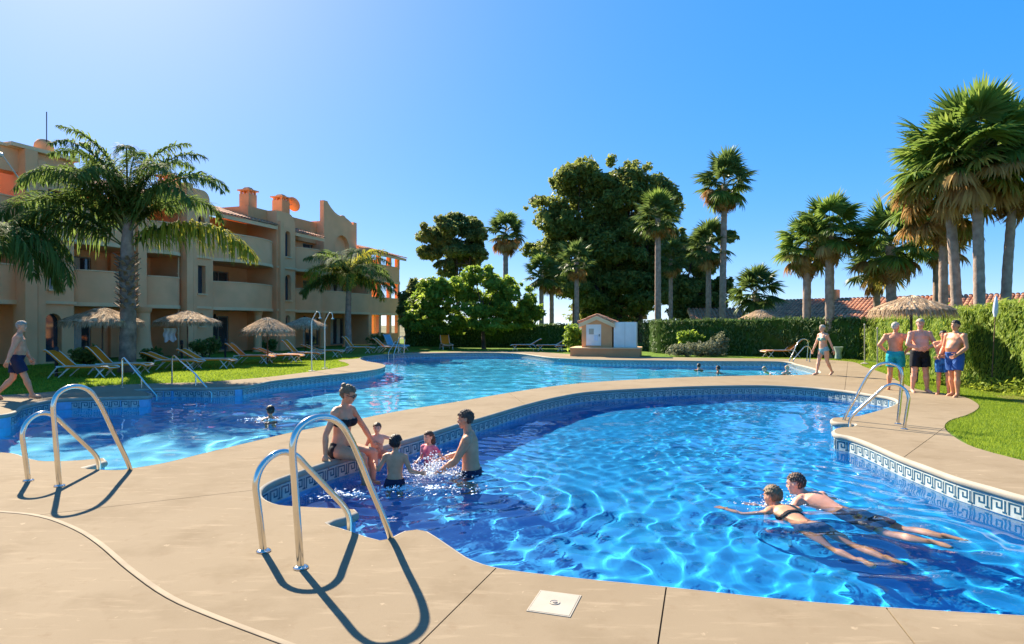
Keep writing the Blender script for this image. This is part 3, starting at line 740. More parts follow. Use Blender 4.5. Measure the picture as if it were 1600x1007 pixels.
for sx in (-1, 1):
    w_ = .95; rr = tile_roof(0, 1.75, 0, 0, w_, .42, parent=kz, pitch=.2)
    rr.rotation_euler = (0, 0, R(-90) if sx < 0 else R(90)); rr.location = (-.45 - sx * -.93 if False else (-.45 + (-.95 if sx < 0 else .95)), (.86 if sx < 0 else -.9), 1.72)
mb = MB(); mb.box((1.02, -.15, 1.13), (1.16, 1.2, 1.34)); cb = mb.build('cabinet', M['white'], kz)
mb = MB(); mb.box((1.02, -.76, 1.13), (.012, .015, 1.26)); mb.build('door_gap', M['plate'], cb)

# ---------------------------------------------------------------- tiled houses beyond the hedge
def far_house(px0, px1, Y, zt, ze, depth, rz, label, wallm):
    c = at((px0 + px1) / 2, Y, 0); w = (px1 - px0) * Y / 1000
    h = empty('neighbour_house', c, rz); tag(h, label, 'house', 'tiled houses beyond the hedge')
    mb = MB(); mb.box((0, depth / 2 + .35, (ze) / 2), (w - .6, depth - .5, ze)); mb.build('wall', wallm, h)
    r = tile_roof(-w / 2, w / 2, 0, ze, depth / 2, zt, parent=h, pitch=.27); r2 = tile_roof(-w / 2, w / 2, 0, ze, depth / 2, zt, parent=h, pitch=.27)
    r2.rotation_euler = (0, 0, math.pi); r2.location = (0, depth, 0)
    return h
h1 = far_house(1150, 1600, 42, 3.55, 1.75, 9, R(-46), 'long low house with terracotta roof behind the hedge and fan palms', M['stucco_red'])
mb = MB(); mb.box((-4.5, 4.4, 3.9), (.8, .7, .8)); mb.build('chimney', M['stucco_red'], h1)
mb = MB(); mb.box((2.5, 4.4, 3.9), (.9, .7, .9)); mb.build('chimney', M['stucco_red'], h1)
h2 = far_house(1085, 1175, 47, 2.9, 1.7, 7, R(-8), 'short tiled roof glimpsed between the low fan palm and dark trees', M['stucco_pale'])
h3 = far_house(968, 1012, 62, 3.4, 2.4, 5, R(5), 'pale orange house glimpsed behind the white cabinet', M['stucco_red'])

# drainpipes and wall lamps of the block
for u in (2.95, 8.9, 10.9, 18.5):
    mb = MB(); mb.tube([(u, -.06, .1), (u, -.06, 8.0)], .045, 8)
    for z in (1.2, 4.4, 7.0): mb.box((u, -.02, z), (.14, .05, .04))
    bp('drainpipe', mb, M['stucco_pale'], smooth=40)
for u, z in ((1.25, 2.1), (6.0, 2.2), (9.7, 2.1), (13.6, 2.2), (17.0, 2.1), (22.5, 2.2)):
    mb = MB(); mb.box((u, -.42 if u in (1.25, 9.7, 17.0) else 1.93, z), (.12, .12, .22), top=(.7, .7)); bp('wall_lamp', mb, M['black'])
# ---------------------------------------------------------------- palms and trees
random.seed(11); rng = np.random.default_rng(11)
UP = np.array([0, 0, 1.0])
def ribbon(V, Q, p, d, side, L, w, droop, seg=3, wprof=(.55, 1, .8, .05)):
    """a leaf blade: strip from p along unit d, bending down by droop"""
    o = len(V); q = np.array(p, float); dd = np.array(d, float); s_ = np.array(side, float)
    for i in range(seg + 1):
        ww = w * wprof[min(i, len(wprof) - 1)] / 2
        V.append(q - s_ * ww); V.append(q + s_ * ww)
        q = q + dd * (L / seg); dd = dd - UP * droop / seg; dd = dd / np.linalg.norm(dd)
    for i in range(seg): Q.append((o + 2 * i, o + 2 * i + 1, o + 2 * i + 3, o + 2 * i + 2))

def fan_frond(seed, pet=.95, rad=1.0, droop=.8, nl=30, spread=118, fold=.25):
    r = random.Random(seed); V, Q, mi = [], [], []
    # stalk
    for k in range(3):
        a, b = pet * k / 3, pet * (k + 1) / 3; o = len(V); w = .022 - .004 * k
        for x in (a, b): V += [np.array((x, -w, 0)), np.array((x, w, 0)), np.array((x, 0, -w))]
        for i in range(3): Q.append((o + i, o + (i + 1) % 3, o + 3 + (i + 1) % 3, o + 3 + i)); mi.append(1)
    for i in range(nl):
        t = -1 + 2 * i / (nl - 1); a = R(spread) * t + r.uniform(-.03, .03)
        d = np.array((math.cos(a), math.sin(a), -.10 * abs(t) + fold * (.5 - abs(t)) * .5 + r.uniform(-.05, .05))); d /= np.linalg.norm(d)
        s_ = np.array((-math.sin(a), math.cos(a), .45 * (1 if i % 2 else -1))); s_ /= np.linalg.norm(s_)
        L = rad * (1 - .18 * abs(t) ** 2) * r.uniform(.86, 1.08); n0 = len(Q)
        ribbon(V, Q, (pet, 0, 0), d, s_, L, .115 * rad, droop * r.uniform(.6, 1.3) * (1 + .5 * abs(t)), 4, (.12, .85, 1.0, .55, .04))
        mi += [0] * (len(Q) - n0)
    return np.array(V), np.array(Q), mi
def frond_meshes(name, kinds, leafm, **k):
    out = []
    for s in kinds:
        V, Q, mi = fan_frond(s, **k); out.append(mesh_np(name, V, Q, [leafm, M['rachis']], midx=mi))
    return out
FAN = {'green': frond_meshes('fan_frond', (1, 2, 3), M['fan'], droop=1.05, nl=34), 'young': frond_meshes('fan_frond', (4, 5), M['fan'], droop=.25, spread=75, fold=.6, rad=1.05),
       'dark': frond_meshes('fan_frond', (6, 7, 8), M['fan_dark'], droop=.7), 'yellow': frond_meshes('fan_frond', (9, 10), M['fan_yellow'], droop=1.1), 'dry': frond_meshes('fan_frond', (11, 12), M['fan_dry'], droop=1.5, spread=80, fold=.9, rad=.95)}
def trunk_mesh(path, r0, r1, rings, seed, n=12, mod=.05):
    rr = random.Random(seed); P = [Vector(p) for p in path]; k = max(8, int(rings)); mb = MB(); pts, rs = [], []
    for i in range(k + 1):
        t = i / k; s_ = t * (len(P) - 1); j = min(int(s_), len(P) - 2); pts.append(P[j].lerp(P[j + 1], s_ - j))
        base = 1 + .35 * max(0, .06 - t) / .06
        rs.append((r0 + (r1 - r0) * t) * base * (1 + mod * (1 if i % 2 else -1) * rr.uniform(.3, 1)))
    mb.tube(pts, rs, n); return mb
def fan_palm(name, base, crown_z, size, label, seed, n=34, trunk=(.24, .17), mix=('green', 'young', 'yellow', 'dry'), lean=(0, 0), barkm='bark_light', low=-55, group='fan palms', dry=.2, dead=6):
    rr = random.Random(seed); p = empty(name, base); tag(p, label, 'palm', group)
    h = crown_z - base[2]; top = Vector((lean[0], lean[1], h)); mid = Vector((lean[0] * .4, lean[1] * .4, h * .5))
    trunk_mesh([(0, 0, -.1), mid, top], trunk[0], trunk[1], max(10, h / .22), seed).build('trunk', M[barkm], p, 40)
    g, y_, a_, d_ = FAN[mix[0]], FAN[mix[1]], FAN[mix[2]], FAN[mix[3]]
    for i in range(n):
        t = i / (n - 1); el = 82 - (82 - low) * t ** .85 + rr.uniform(-9, 9); az = i * 137.5 + rr.uniform(-20, 20)
        if t < .14: me = rr.choice(y_)
        elif t > 1 - dry: me = rr.choice(d_) if rr.random() < .55 else rr.choice(a_)
        elif t > .6: me = rr.choice(a_) if rr.random() < .35 else rr.choice(g)
        else: me = rr.choice(g)
        o = link('frond', me, p); s_ = size * rr.uniform(.85, 1.12); o.scale = (s_, s_, s_)
        o.location = top + Vector((0, 0, .25 * size * (1 - t) - .15 * size * t)); o.rotation_euler = (rr.uniform(-.35, .35), R(-el), R(az))
    for i in range(dead):
        o = link('dead_frond', rr.choice(FAN['dry']), p); s_ = size * rr.uniform(.7, .95); o.scale = (s_, s_, s_)
        o.location = top + Vector((0, 0, -.25 * size)); o.rotation_euler = (rr.uniform(-.5, .5), R(rr.uniform(66, 84)), R(360 * i / dead + rr.uniform(-30, 30)))
    return p

def feather_frond(L, el0, droop, seed, leafL=1.0, n=62, leafm=None, hang=.9, curl=1.25):
    r = random.Random(seed); V, Q, mi = [], [], []; el = R(el0); pts = []; x = z = 0.0; K = 24
    for i in range(K + 1):
        pts.append((x, z, el)); e = el
        x += L / K * math.cos(e); z += L / K * math.sin(e); el = R(el0) - R(droop) * ((i + 1) / K) ** curl
    for i in range(K):
        o = len(V); w0, w1 = .045 * (1 - i / K) + .008, .045 * (1 - (i + 1) / K) + .008
        for (px_, pz, e), w in ((pts[i], w0), (pts[i + 1], w1)):
            V.extend([np.array((px_, -w, pz)), np.array((px_, w, pz)), np.array((px_ + math.sin(e) * w, 0, pz - math.cos(e) * w))])
        for q in range(3): Q.append((o + q, o + (q + 1) % 3, o + 3 + (q + 1) % 3, o + 3 + q)); mi.append(1)
    for i in range(n):
        t = .14 + .85 * (i + r.random() * .6) / n; s_ = t * K; j = min(int(s_), K - 1); f = s_ - j
        px_, pz, e = [pts[j][k] + (pts[j + 1][k] - pts[j][k]) * f for k in range(3)]
        tan = np.array((math.cos(e), 0, math.sin(e))); ll = leafL * math.sin(math.pi * min(1, .12 + t * .86)) ** .6 * r.uniform(.8, 1.12)
        for sd in (-1, 1):
            up = np.array((-math.sin(e), 0, math.cos(e))) * r.uniform(-.35, .65)
            d = tan * r.uniform(.35, .75) + np.array((0, sd, 0)) * r.uniform(.55, 1.0) + up; d /= np.linalg.norm(d)
            side = np.cross(d, np.array((0, 0, 1.0)) + tan * .3); side /= np.linalg.norm(side) + 1e-9
            n0 = len(Q); ribbon(V, Q, (px_, 0, pz), d, side, ll, .062 * (.6 + leafL * .3), hang * r.uniform(1.3, 2.6), 4, (.5, 1, .9, .6, .05)); mi += [0] * (len(Q) - n0)
    return mesh_np('feather_frond', np.array(V), np.array(Q), [leafm or M['feather'], M['rachis']], midx=mi)

# big feather palm in front of the building
bp_base = at(199, 22.5, 0); fpalm = empty('feather_palm', bp_base)
tag(fpalm, 'tallest feather palm with long arching fronds in front of the building', 'palm')
trunk_mesh([(0, 0, -.1), (.03, 0, 2.0), (-.02, 0, 4.0)], .27, .24, 22, 3, 14, .05).build('trunk', M['bark'], fpalm, 40)
mb = MB(); rr = random.Random(5)
for i in range(70):                                 # old leaf bases on the upper trunk
    z = 2.2 + 1.9 * i / 70; a = i * 2.4; r_ = .25 + .03 * rr.random(); w = .085
    c = Vector((r_ * math.cos(a), r_ * math.sin(a), z)); out = Vector((math.cos(a), math.sin(a), .9)).normalized(); tn = Vector((-math.sin(a), math.cos(a), 0))
    b0 = c - out * .12 - Vector((math.cos(a), math.sin(a), 0)) * .05; t0 = c + out * rr.uniform(.12, .22)
    nn = Vector((math.cos(a), math.sin(a), -.4)) * .03
    mb.add([b0 - tn * w, b0 + tn * w, t0 + tn * w * .55, t0 - tn * w * .55, b0 - tn * w + nn, b0 + tn * w + nn, t0 + tn * w * .5 + nn, t0 - tn * w * .5 + nn], [(3, 2, 1, 0), (4, 5, 6, 7), (0, 1, 5, 4), (1, 2, 6, 5), (2, 3, 7, 6), (3, 0, 4, 7)])
mb.build('leaf_base', M['boot'], fpalm)
mb = MB(); mb.tube([(0, 0, 3.8), (.0, 0, 4.4), (.02, 0, 5.3), (.03, 0, 5.9)], [.22, .21, .13, .06], 12); mb.build('crownshaft', M['bark_light'], fpalm, 60)
specs = [  # azimuth (0 = right, 90 = away), start elevation, droop, length, leaflet length, material
    (-6, 58, 120, 4.6, .75, 'feather'), (22, 66, 125, 4.5, .75, 'feather'), (174, 66, 125, 4.6, .75, 'feather'), (188, 58, 118, 4.7, .8, 'feather'), (150, 74, 118, 4.4, .7, 'feather'),
    (60, 78, 105, 4.2, .65, 'feather'), (110, 82, 95, 4.3, .65, 'feather'), (300, 76, 120, 4.1, .7, 'feather'), (250, 76, 118, 4.2, .7, 'feather'), (35, 84, 85, 4.1, .6, 'feather'), (205, 84, 85, 4.2, .6, 'feather'), (0, 74, 105, 4.3, .7, 'feather'), (180, 76, 108, 4.4, .7, 'feather'),
    (-5, 33, 88, 5.2, 1.35, 'feather_yellow'), (6, 34, 62, 2.7, .9, 'feather'), (190, 34, 92, 5.2, 1.3, 'feather'), (176, 46, 102, 6.3, 1.4, 'feather'), (200, 44, 125, 4.2, 1.0, 'feather'), (335, 52, 128, 4.2, .9, 'feather'), (130, 52, 130, 4.2, .9, 'feather'),
    (45, 54, 130, 4.2, .9, 'feather'), (90, 60, 125, 4.2, .9, 'feather'), (270, 66, 130, 3.6, .85, 'feather'), (165, 52, 125, 4.6, .9, 'feather'), (325, 68, 125, 4.0, .8, 'feather'), (230, 62, 128, 4.1, .85, 'feather')]
for i, (az, el, dr, L, ll, mk) in enumerate(specs):
    z0 = 4.35 if el < 45 else 4.7 + .5 * (el - 45) / 40
    o = link('frond', feather_frond(L, el, dr, 100 + i, ll * 1.1, 120, M[mk], hang=1.0 if ll < 1.15 else 1.7, curl=1.9 if ll < 1.15 else 1.2), fpalm); o.location = (0, 0, z0); o.rotation_euler = (0, 0, R(az))
# second feather palm near the far end of the building
b2 = at(545, 41, 0); f2 = empty('feather_palm', b2); tag(f2, 'smaller feather palm near the open end of the building', 'palm')
trunk_mesh([(0, 0, -.1), (-.05, 0, 2.0), (.0, 0, 4.0)], .22, .17, 18, 4, 12).build('trunk', M['bark_light'], f2, 40)
mb = MB(); mb.tube([(0, 0, 3.8), (0, 0, 4.5), (0, 0, 5.3)], [.18, .17, .06], 10); mb.build('crownshaft', M['rachis'], f2, 60)
for i in range(19):
    az = i * 137.5 + 20; t = i / 18; el = 78 - 50 * t; o = link('frond', feather_frond(3.5, el, 100 + 22 * t, 200 + i, 1.0, 80, M['feather'] if i % 3 else M['feather_yellow'], hang=1.0), f2)
    o.location = (0, 0, 4.6 - .3 * t); o.rotation_euler = (0, 0, R(az))
for az in (2, 185): o = link('frond', feather_frond(3.3, 22, 75, 230 + az, 1.05, 80, M['feather'], hang=1.0), f2); o.location = (0, 0, 4.2); o.rotation_euler = (0, 0, R(az))

b3 = at(-62, 20.5, 0); f3 = empty('feather_palm', b3); tag(f3, 'feather palm at the far left edge, its heavy fronds hanging before the building', 'palm')
trunk_mesh([(0, 0, -.1), (.03, 0, 2.0), (0, 0, 4.1)], .25, .22, 20, 6, 12).build('trunk', M['bark'], f3, 40)
mb = MB(); mb.tube([(0, 0, 4.0), (0, 0, 4.6), (0, 0, 5.4)], [.2, .19, .06], 10); mb.build('crownshaft', M['bark_light'], f3, 60)
for i, (az, el, dr, L, ll) in enumerate([(4, 30, 118, 4.3, 1.3), (-12, 38, 140, 4.0, 1.25), (16, 20, 110, 3.6, 1.2), (-30, 42, 120, 3.6, 1.0), (40, 45, 120, 3.6, 1.0), (90, 50, 120, 3.6, .9), (180, 40, 110, 3.6, .9), (220, 45, 120, 3.6, .9), (270, 50, 120, 3.4, .9), (135, 60, 110, 3.4, .8)]):
    o = link('frond', feather_frond(L, el, dr, 300 + i, ll, 90, M['feather'], hang=1.7, curl=1.2), f3); o.location = (0, 0, 4.25); o.rotation_euler = (0, 0, R(az))

def palm_at(px, Y, py_crown, size, label, seed, **k):
    return fan_palm('fan_palm', at(px, Y, -.03), zof(py_crown, Y), size, label, seed, **k)
# tall group at the right edge
palm_at(1500, 24.5, 268, 1.24, 'fan palm with the leftmost thick pale trunk of the tall right-hand group', 21, trunk=(.20, .16), n=44, lean=(-.5, 0), low=-48, dry=.25, dead=4)
palm_at(1532, 23.5, 244, 1.2, 'fan palm with the straight pale trunk in the middle of the tall right-hand group', 22, trunk=(.20, .16), n=42, lean=(-.15, 0), low=-45, dry=.25)
palm_at(1566, 24, 256, 1.24, 'fan palm leaning outwards at the right edge of the tall group', 23, trunk=(.19, .14), n=40, lean=(.5, 0), low=-45, dry=.3)
palm_at(1474, 26, 316, 1.15, 'shorter fan palm with drooping dry fronds tucked beside the tall thick-trunked group', 24, trunk=(.18, .15), n=38, lean=(.0, 0), low=-60, dry=.4, dead=6)
palm_at(1464, 31, 372, .95, 'thin dark fan palm standing behind the tall right-hand group', 25, trunk=(.2, .16), n=28, mix=('dark', 'green', 'dark', 'dry'), low=-40, dead=2)
# middle right
palm_at(1260, 33, 388, .95, 'fan palm with drooping yellowed skirt, left of the pair before the tiled roof', 31, trunk=(.22, .18), n=36, lean=(.05, 0), low=-60, dry=.35)
palm_at(1296, 32, 362, .98, 'upright fan palm, right of the pair before the tiled roof', 32, trunk=(.24, .19), n=36, lean=(.02, 0), low=-45, dry=.2)
palm_at(1394, 31, 385, 1.15, 'bushy bright fan palm standing behind the big straw parasol', 33, trunk=(.26, .2), n=38, lean=(-.1, 0), low=-50, dry=.2, dead=2)
palm_at(1370, 36, 418, .95, 'darker fan palm half hidden behind the bushy bright one', 34, trunk=(.2, .17), n=28, mix=('dark', 'green', 'dark', 'dry'), low=-50, dead=2)
# centre
palm_at(1128, 46, 288, 1.22, 'tallest slender fan palm with brown tips beside the big dark tree', 41, trunk=(.26, .2), n=40, lean=(.2, 0), low=-62, dry=.4, dead=7, mix=('dark', 'dark', 'green', 'dry'))
palm_at(1028, 44, 340, .98, 'fan palm with bright upright top in front of the big dark tree', 42, trunk=(.24, .19), n=36, mix=('dark', 'young', 'dark', 'dry'), low=-55, dry=.25)
palm_at(1107, 47, 385, 1.05, 'dark fan palm just left of the tallest slender one', 43, trunk=(.22, .18), n=30, mix=('dark', 'dark', 'dark', 'dry'), low=-60, dead=2)
palm_at(1182, 42, 458, 1.05, 'low trunkless-looking fan palm right of the dark trees', 44, trunk=(.2, .18), n=34, mix=('dark', 'dark', 'dark', 'dark'), low=-45, dead=1, dry=.1)
palm_at(790, 55, 365, 1.05, 'fan palm with brown hanging skirt behind the bright green tree', 45, trunk=(.26, .2), n=38, mix=('dark', 'green', 'yellow', 'dry'), low=-62, dry=.35, dead=7)
palm_at(846, 50, 430, .9, 'small dark fan palm left of the bigger dark tree', 46, trunk=(.2, .16), n=26, mix=('dark', 'green', 'dark', 'dark'), low=-50, dead=2)
palm_at(862, 52, 437, .85, 'small fan palm squeezed against the big dark tree', 47, trunk=(.2, .16), n=24, mix=('dark', 'dark', 'dark', 'dry'), low=-50, dead=2)
palm_at(901, 47, 410, .9, 'pale-trunked fan palm in front of the big dark tree, above the pump house shrub', 48, trunk=(.2, .16), n=28, mix=('dark', 'dark', 'dark', 'dry'), low=-55, dead=2)
palm_at(1048, 50, 405, .85, 'thin fan palm in the shade right of the bright-topped one', 49, trunk=(.18, .15), n=24, mix=('dark', 'dark', 'dark', 'dry'), low=-55, dead=3)

# broadleaf trees ------------------------------------------------------------
def leaf_cloud(blobs, n, size, seed, flat=.5, fill=.55, squash=.85):
    r = np.random.default_rng(seed); B = np.array(blobs, float); w = (B[:, 3] * B[:, 5]) ; w = w / w.sum()
    idx = r.choice(len(B), n, p=w); d = r.normal(size=(n, 3)); d /= np.linalg.norm(d, axis=1)[:, None]
    rad = (fill + (1 - fill) * r.random(n)) * (1 + .10 * np.sin(7 * d[:, 0] + 3 * d[:, 2] + idx) + .08 * np.sin(11 * d[:, 1] + 9 * d[:, 2] + 2 * idx))
    c = B[idx, :3] + d * B[idx, 3:6] * rad[:, None]
    nrm = d * .8 + r.normal(size=(n, 3)) * .7 + np.array([0, 0, flat]); nrm /= np.linalg.norm(nrm, axis=1)[:, None]
    a = np.cross(nrm, r.normal(size=(n, 3))); a /= np.linalg.norm(a, axis=1)[:, None]; b = np.cross(nrm, a)
    L = size * r.uniform(.6, 1.4, n)[:, None]; W = L * .42
    droop = np.array([0, 0, -1.0]) * L * .15
    V = np.stack([c - a * L, c + b * W, c + a * L + droop, c - b * W], 1).reshape(-1, 3)
    return V, np.arange(4 * n, dtype=np.int32).reshape(n, 4)
def sub_blobs(blobs, k, seed, fr=.42):
    r = np.random.default_rng(seed); out = []
    for b in blobs:
        for _ in range(k):
            d = r.normal(size=3); d /= np.linalg.norm(d); s_ = fr * r.uniform(.7, 1.25)
            q = np.array(b[:3]) + d * np.array(b[3:6]) * r.uniform(.45, .82); out.append((*q, b[3] * s_, b[4] * s_, b[5] * s_ * .85))
    for b in blobs:                                   # ragged sprays that break the outline
        for _ in range(k):
            d = r.normal(size=3); d[2] = abs(d[2]) * .9 - .2; d /= np.linalg.norm(d); s_ = fr * r.uniform(.22, .5); q = np.array(b[:3]) + d * np.array(b[3:6]) * r.uniform(.86, 1.08)
            out.append((*q, b[3] * s_, b[4] * s_, b[5] * s_ * 1.1))
    return out
def tree(name, base, blobs_px, Y, label, leafm, n, size, seed, trunks, depth=.9, k=7, fr=.42, group=None, barkm='bark_tree'):
    """blobs in the photograph's pixels are turned into metres at the tree's own distance"""
    t = empty(name, base); tag(t, label, 'tree', group); r = random.Random(seed); B = []
    for (px, py, rx, ry) in blobs_px:
        q = at(px, Y, zof(py, Y)) - base; s_ = Y / 1000; B.append((q.x, q.y + r.uniform(-.5, .5) * rx * s_, q.z, rx * s_, rx * s_ * depth, ry * s_))
    SB = sub_blobs(B, k, seed, fr); V, Q = leaf_cloud(SB, n, size, seed); 
    cr = link('crown', mesh_np('crown', V, Q, leafm), t)
    mb = MB()
    for (px, rad, top_py) in trunks:
        q0 = at(px, Y, 0) - base; zt = zof(top_py, Y); pts = [Vector((q0.x, 0, -.1)), Vector((q0.x + r.uniform(-.1, .1), 0, zt * .5)), Vector((q0.x + r.uniform(-.3, .3), r.uniform(-.3, .3), zt))]
        mb.tube([pts[0], pts[0].lerp(pts[1], .5), pts[1], pts[1].lerp(pts[2], .5), pts[2]], [rad * 1.3, rad, rad * .85, rad * .7, rad * .45], 8)
        near_b = sorted(B, key=lambda b: abs(b[0] - q0.x))[:5]
        for b in near_b:
            s0 = pts[1].lerp(pts[2], r.uniform(.0, .9)); e = Vector(b[:3]); m_ = s0.lerp(e, .5) + Vector((0, 0, .1 * (e - s0).length))
            mb.tube([s0, m_, e], [rad * .5, rad * .33, rad * .12], 6)
    mb.build('trunk', M[barkm], t, 60)
    return t
big = [(905, 290, 42, 36), (950, 283, 40, 32), (995, 285, 38, 34), (925, 335, 55, 45), (985, 335, 55, 50), (1030, 320, 32, 36), (850, 325, 30, 20), (870, 352, 36, 26), (858, 390, 34, 26), (900, 395, 50, 40), (965, 400, 62, 50),
       (1020, 395, 45, 50), (930, 450, 62, 40), (1000, 455, 55, 36), (880, 440, 38, 30), (1050, 430, 36, 40), (950, 490, 60, 22), (1075, 390, 26, 34)]
tree('broadleaf_tree', at(945, 60, 0), big, 60, 'huge dense dark evergreen tree at the centre of the skyline', M['leaf_dark'], 95000, .23, 51, [(900, .3, 420), (935, .45, 380), (965, .4, 360), (1000, .35, 420), (1052, .25, 430)], k=12, fr=.48)
tree('broadleaf_tree', at(705, 66, 0), [(715, 352, 32, 22), (690, 365, 28, 24), (735, 365, 24, 26), (705, 395, 36, 24), (662, 372, 15, 14), (672, 392, 20, 16), (742, 400, 20, 22), (700, 420, 20, 14)], 66,
     'dark round-topped tree rising behind the bright green one', M['leaf_olive'], 30000, .22, 52, [(714, .22, 400), (737, .18, 400)], k=10, fr=.45)
tree('broadleaf_tree', at(755, 45, 0), [(700, 462, 48, 32), (755, 452, 52, 34), (800, 470, 38, 32), (820, 485, 26, 22), (665, 480, 38, 32), (720, 487, 56, 24), (780, 490, 44, 22), (740, 432, 28, 16), (690, 505, 44, 18), (650, 505, 26, 20), (770, 508, 40, 14), (815, 503, 26, 16), (838, 492, 14, 12), (672, 448, 20, 14), (785, 445, 22, 14)], 45,
     'wide bright green leafy tree on the lawn behind the pool', M['leaf_bright'], 27000, .17, 53, [(756, .13, 470)], k=12, fr=.34)
tree('broadleaf_tree', at(645, 50, 0), [(642, 478, 20, 36), (655, 460, 18, 24), (650, 500, 26, 18)], 50, 'loose grey-green tree at the end of the building', M['leaf_olive'], 11000, .17, 54, [(648, .1, 480)], k=10, fr=.45)
tree('broadleaf_tree', at(1075, 53, 0), [(1085, 385, 28, 26), (1090, 430, 34, 32), (1065, 470, 38, 30), (1105, 480, 34, 26), (1130, 460, 20, 26), (1140, 370, 14, 12)], 53, 'dark leafy tree behind the tallest slender palm', M['leaf_dark'], 28000, .2, 55, [(1072, .2, 440), (1100, .18, 440)], k=10, fr=.45)

# shrubs -----------------------------------------------------------------------
def shrub(name, base, blobs, label, leafm, n, size, seed, cat='shrub', group=None):
    t = empty(name, base); tag(t, label, cat, group); SB = sub_blobs(blobs, 6, seed, .5); V, Q = leaf_cloud(SB + list(blobs), n, size, seed, fill=.4)
    V[:, 2] = np.maximum(V[:, 2], .01)
    link('foliage', mesh_np('foliage', V, Q, leafm), t); mb = MB(); r = random.Random(seed)
    for i in range(5):
        b = r.choice(blobs); mb.tube([(r.uniform(-.1, .1) + b[0] * .3, r.uniform(-.1, .1), -.05), (b[0] * .7, b[1] * .6, b[2] * .6), (b[0], b[1], b[2])], [.03, .022, .01], 6)
    mb.build('stem', M['bark_tree'], t); return t
shrub('shrub', at(898, 39, 0), [(0, 0, 1.15, .75, .6, .55), (-.2, 0, .6, .5, .5, .5), (.3, -.1, .7, .5, .5, .5)], 'round leafy bush standing against the pump house', M['leaf_bright'], 1500, .13, 61)
shrub('shrub', at(1076, 35.5, 0), [(0, .3, .85, .62, .5, .5), (.4, .2, .9, .5, .4, .4), (-.2, .2, 1.0, .4, .4, .35)], 'upright green bush rising out of the grey flowering clump', M['leaf_bright'], 1300, .11, 62)
shrub('shrub', at(1084, 34, 0), [(-.9, 0, .25, .6, .5, .38), (-.3, 0, .32, .6, .5, .42), (.4, 0, .35, .6, .5, .45), (1.0, 0, .4, .5, .5, .5), (1.4, .1, .6, .45, .45, .7)], 'low grey flowering clump in front of the shaded hedge', M['leaf_grey'], 3000, .08, 63)
for i, (px, Y, s_, lb) in enumerate([(322, 33, .9, 'dark terrace shrub between the second straw parasol and the building'), (135, 26, .7, 'dark terrace plant under the first straw parasol'), (235, 29, .55, 'small terrace plant beside the flared column'), (590, 52, .9, 'dark shrub at the foot of the open corner loggia'), (420, 40, .6, 'small terrace shrub behind the third straw parasol')]):
    shrub('shrub', at(px, Y, 0), [(0, 0, .5 * s_, .8 * s_, .5 * s_, .5 * s_), (.4 * s_, 0, .7 * s_, .5 * s_, .4 * s_, .5 * s_), (-.5 * s_, .1, .6 * s_, .5 * s_, .4 * s_, .45 * s_)], lb, M['leaf_dark'], 900, .10, 70 + i)

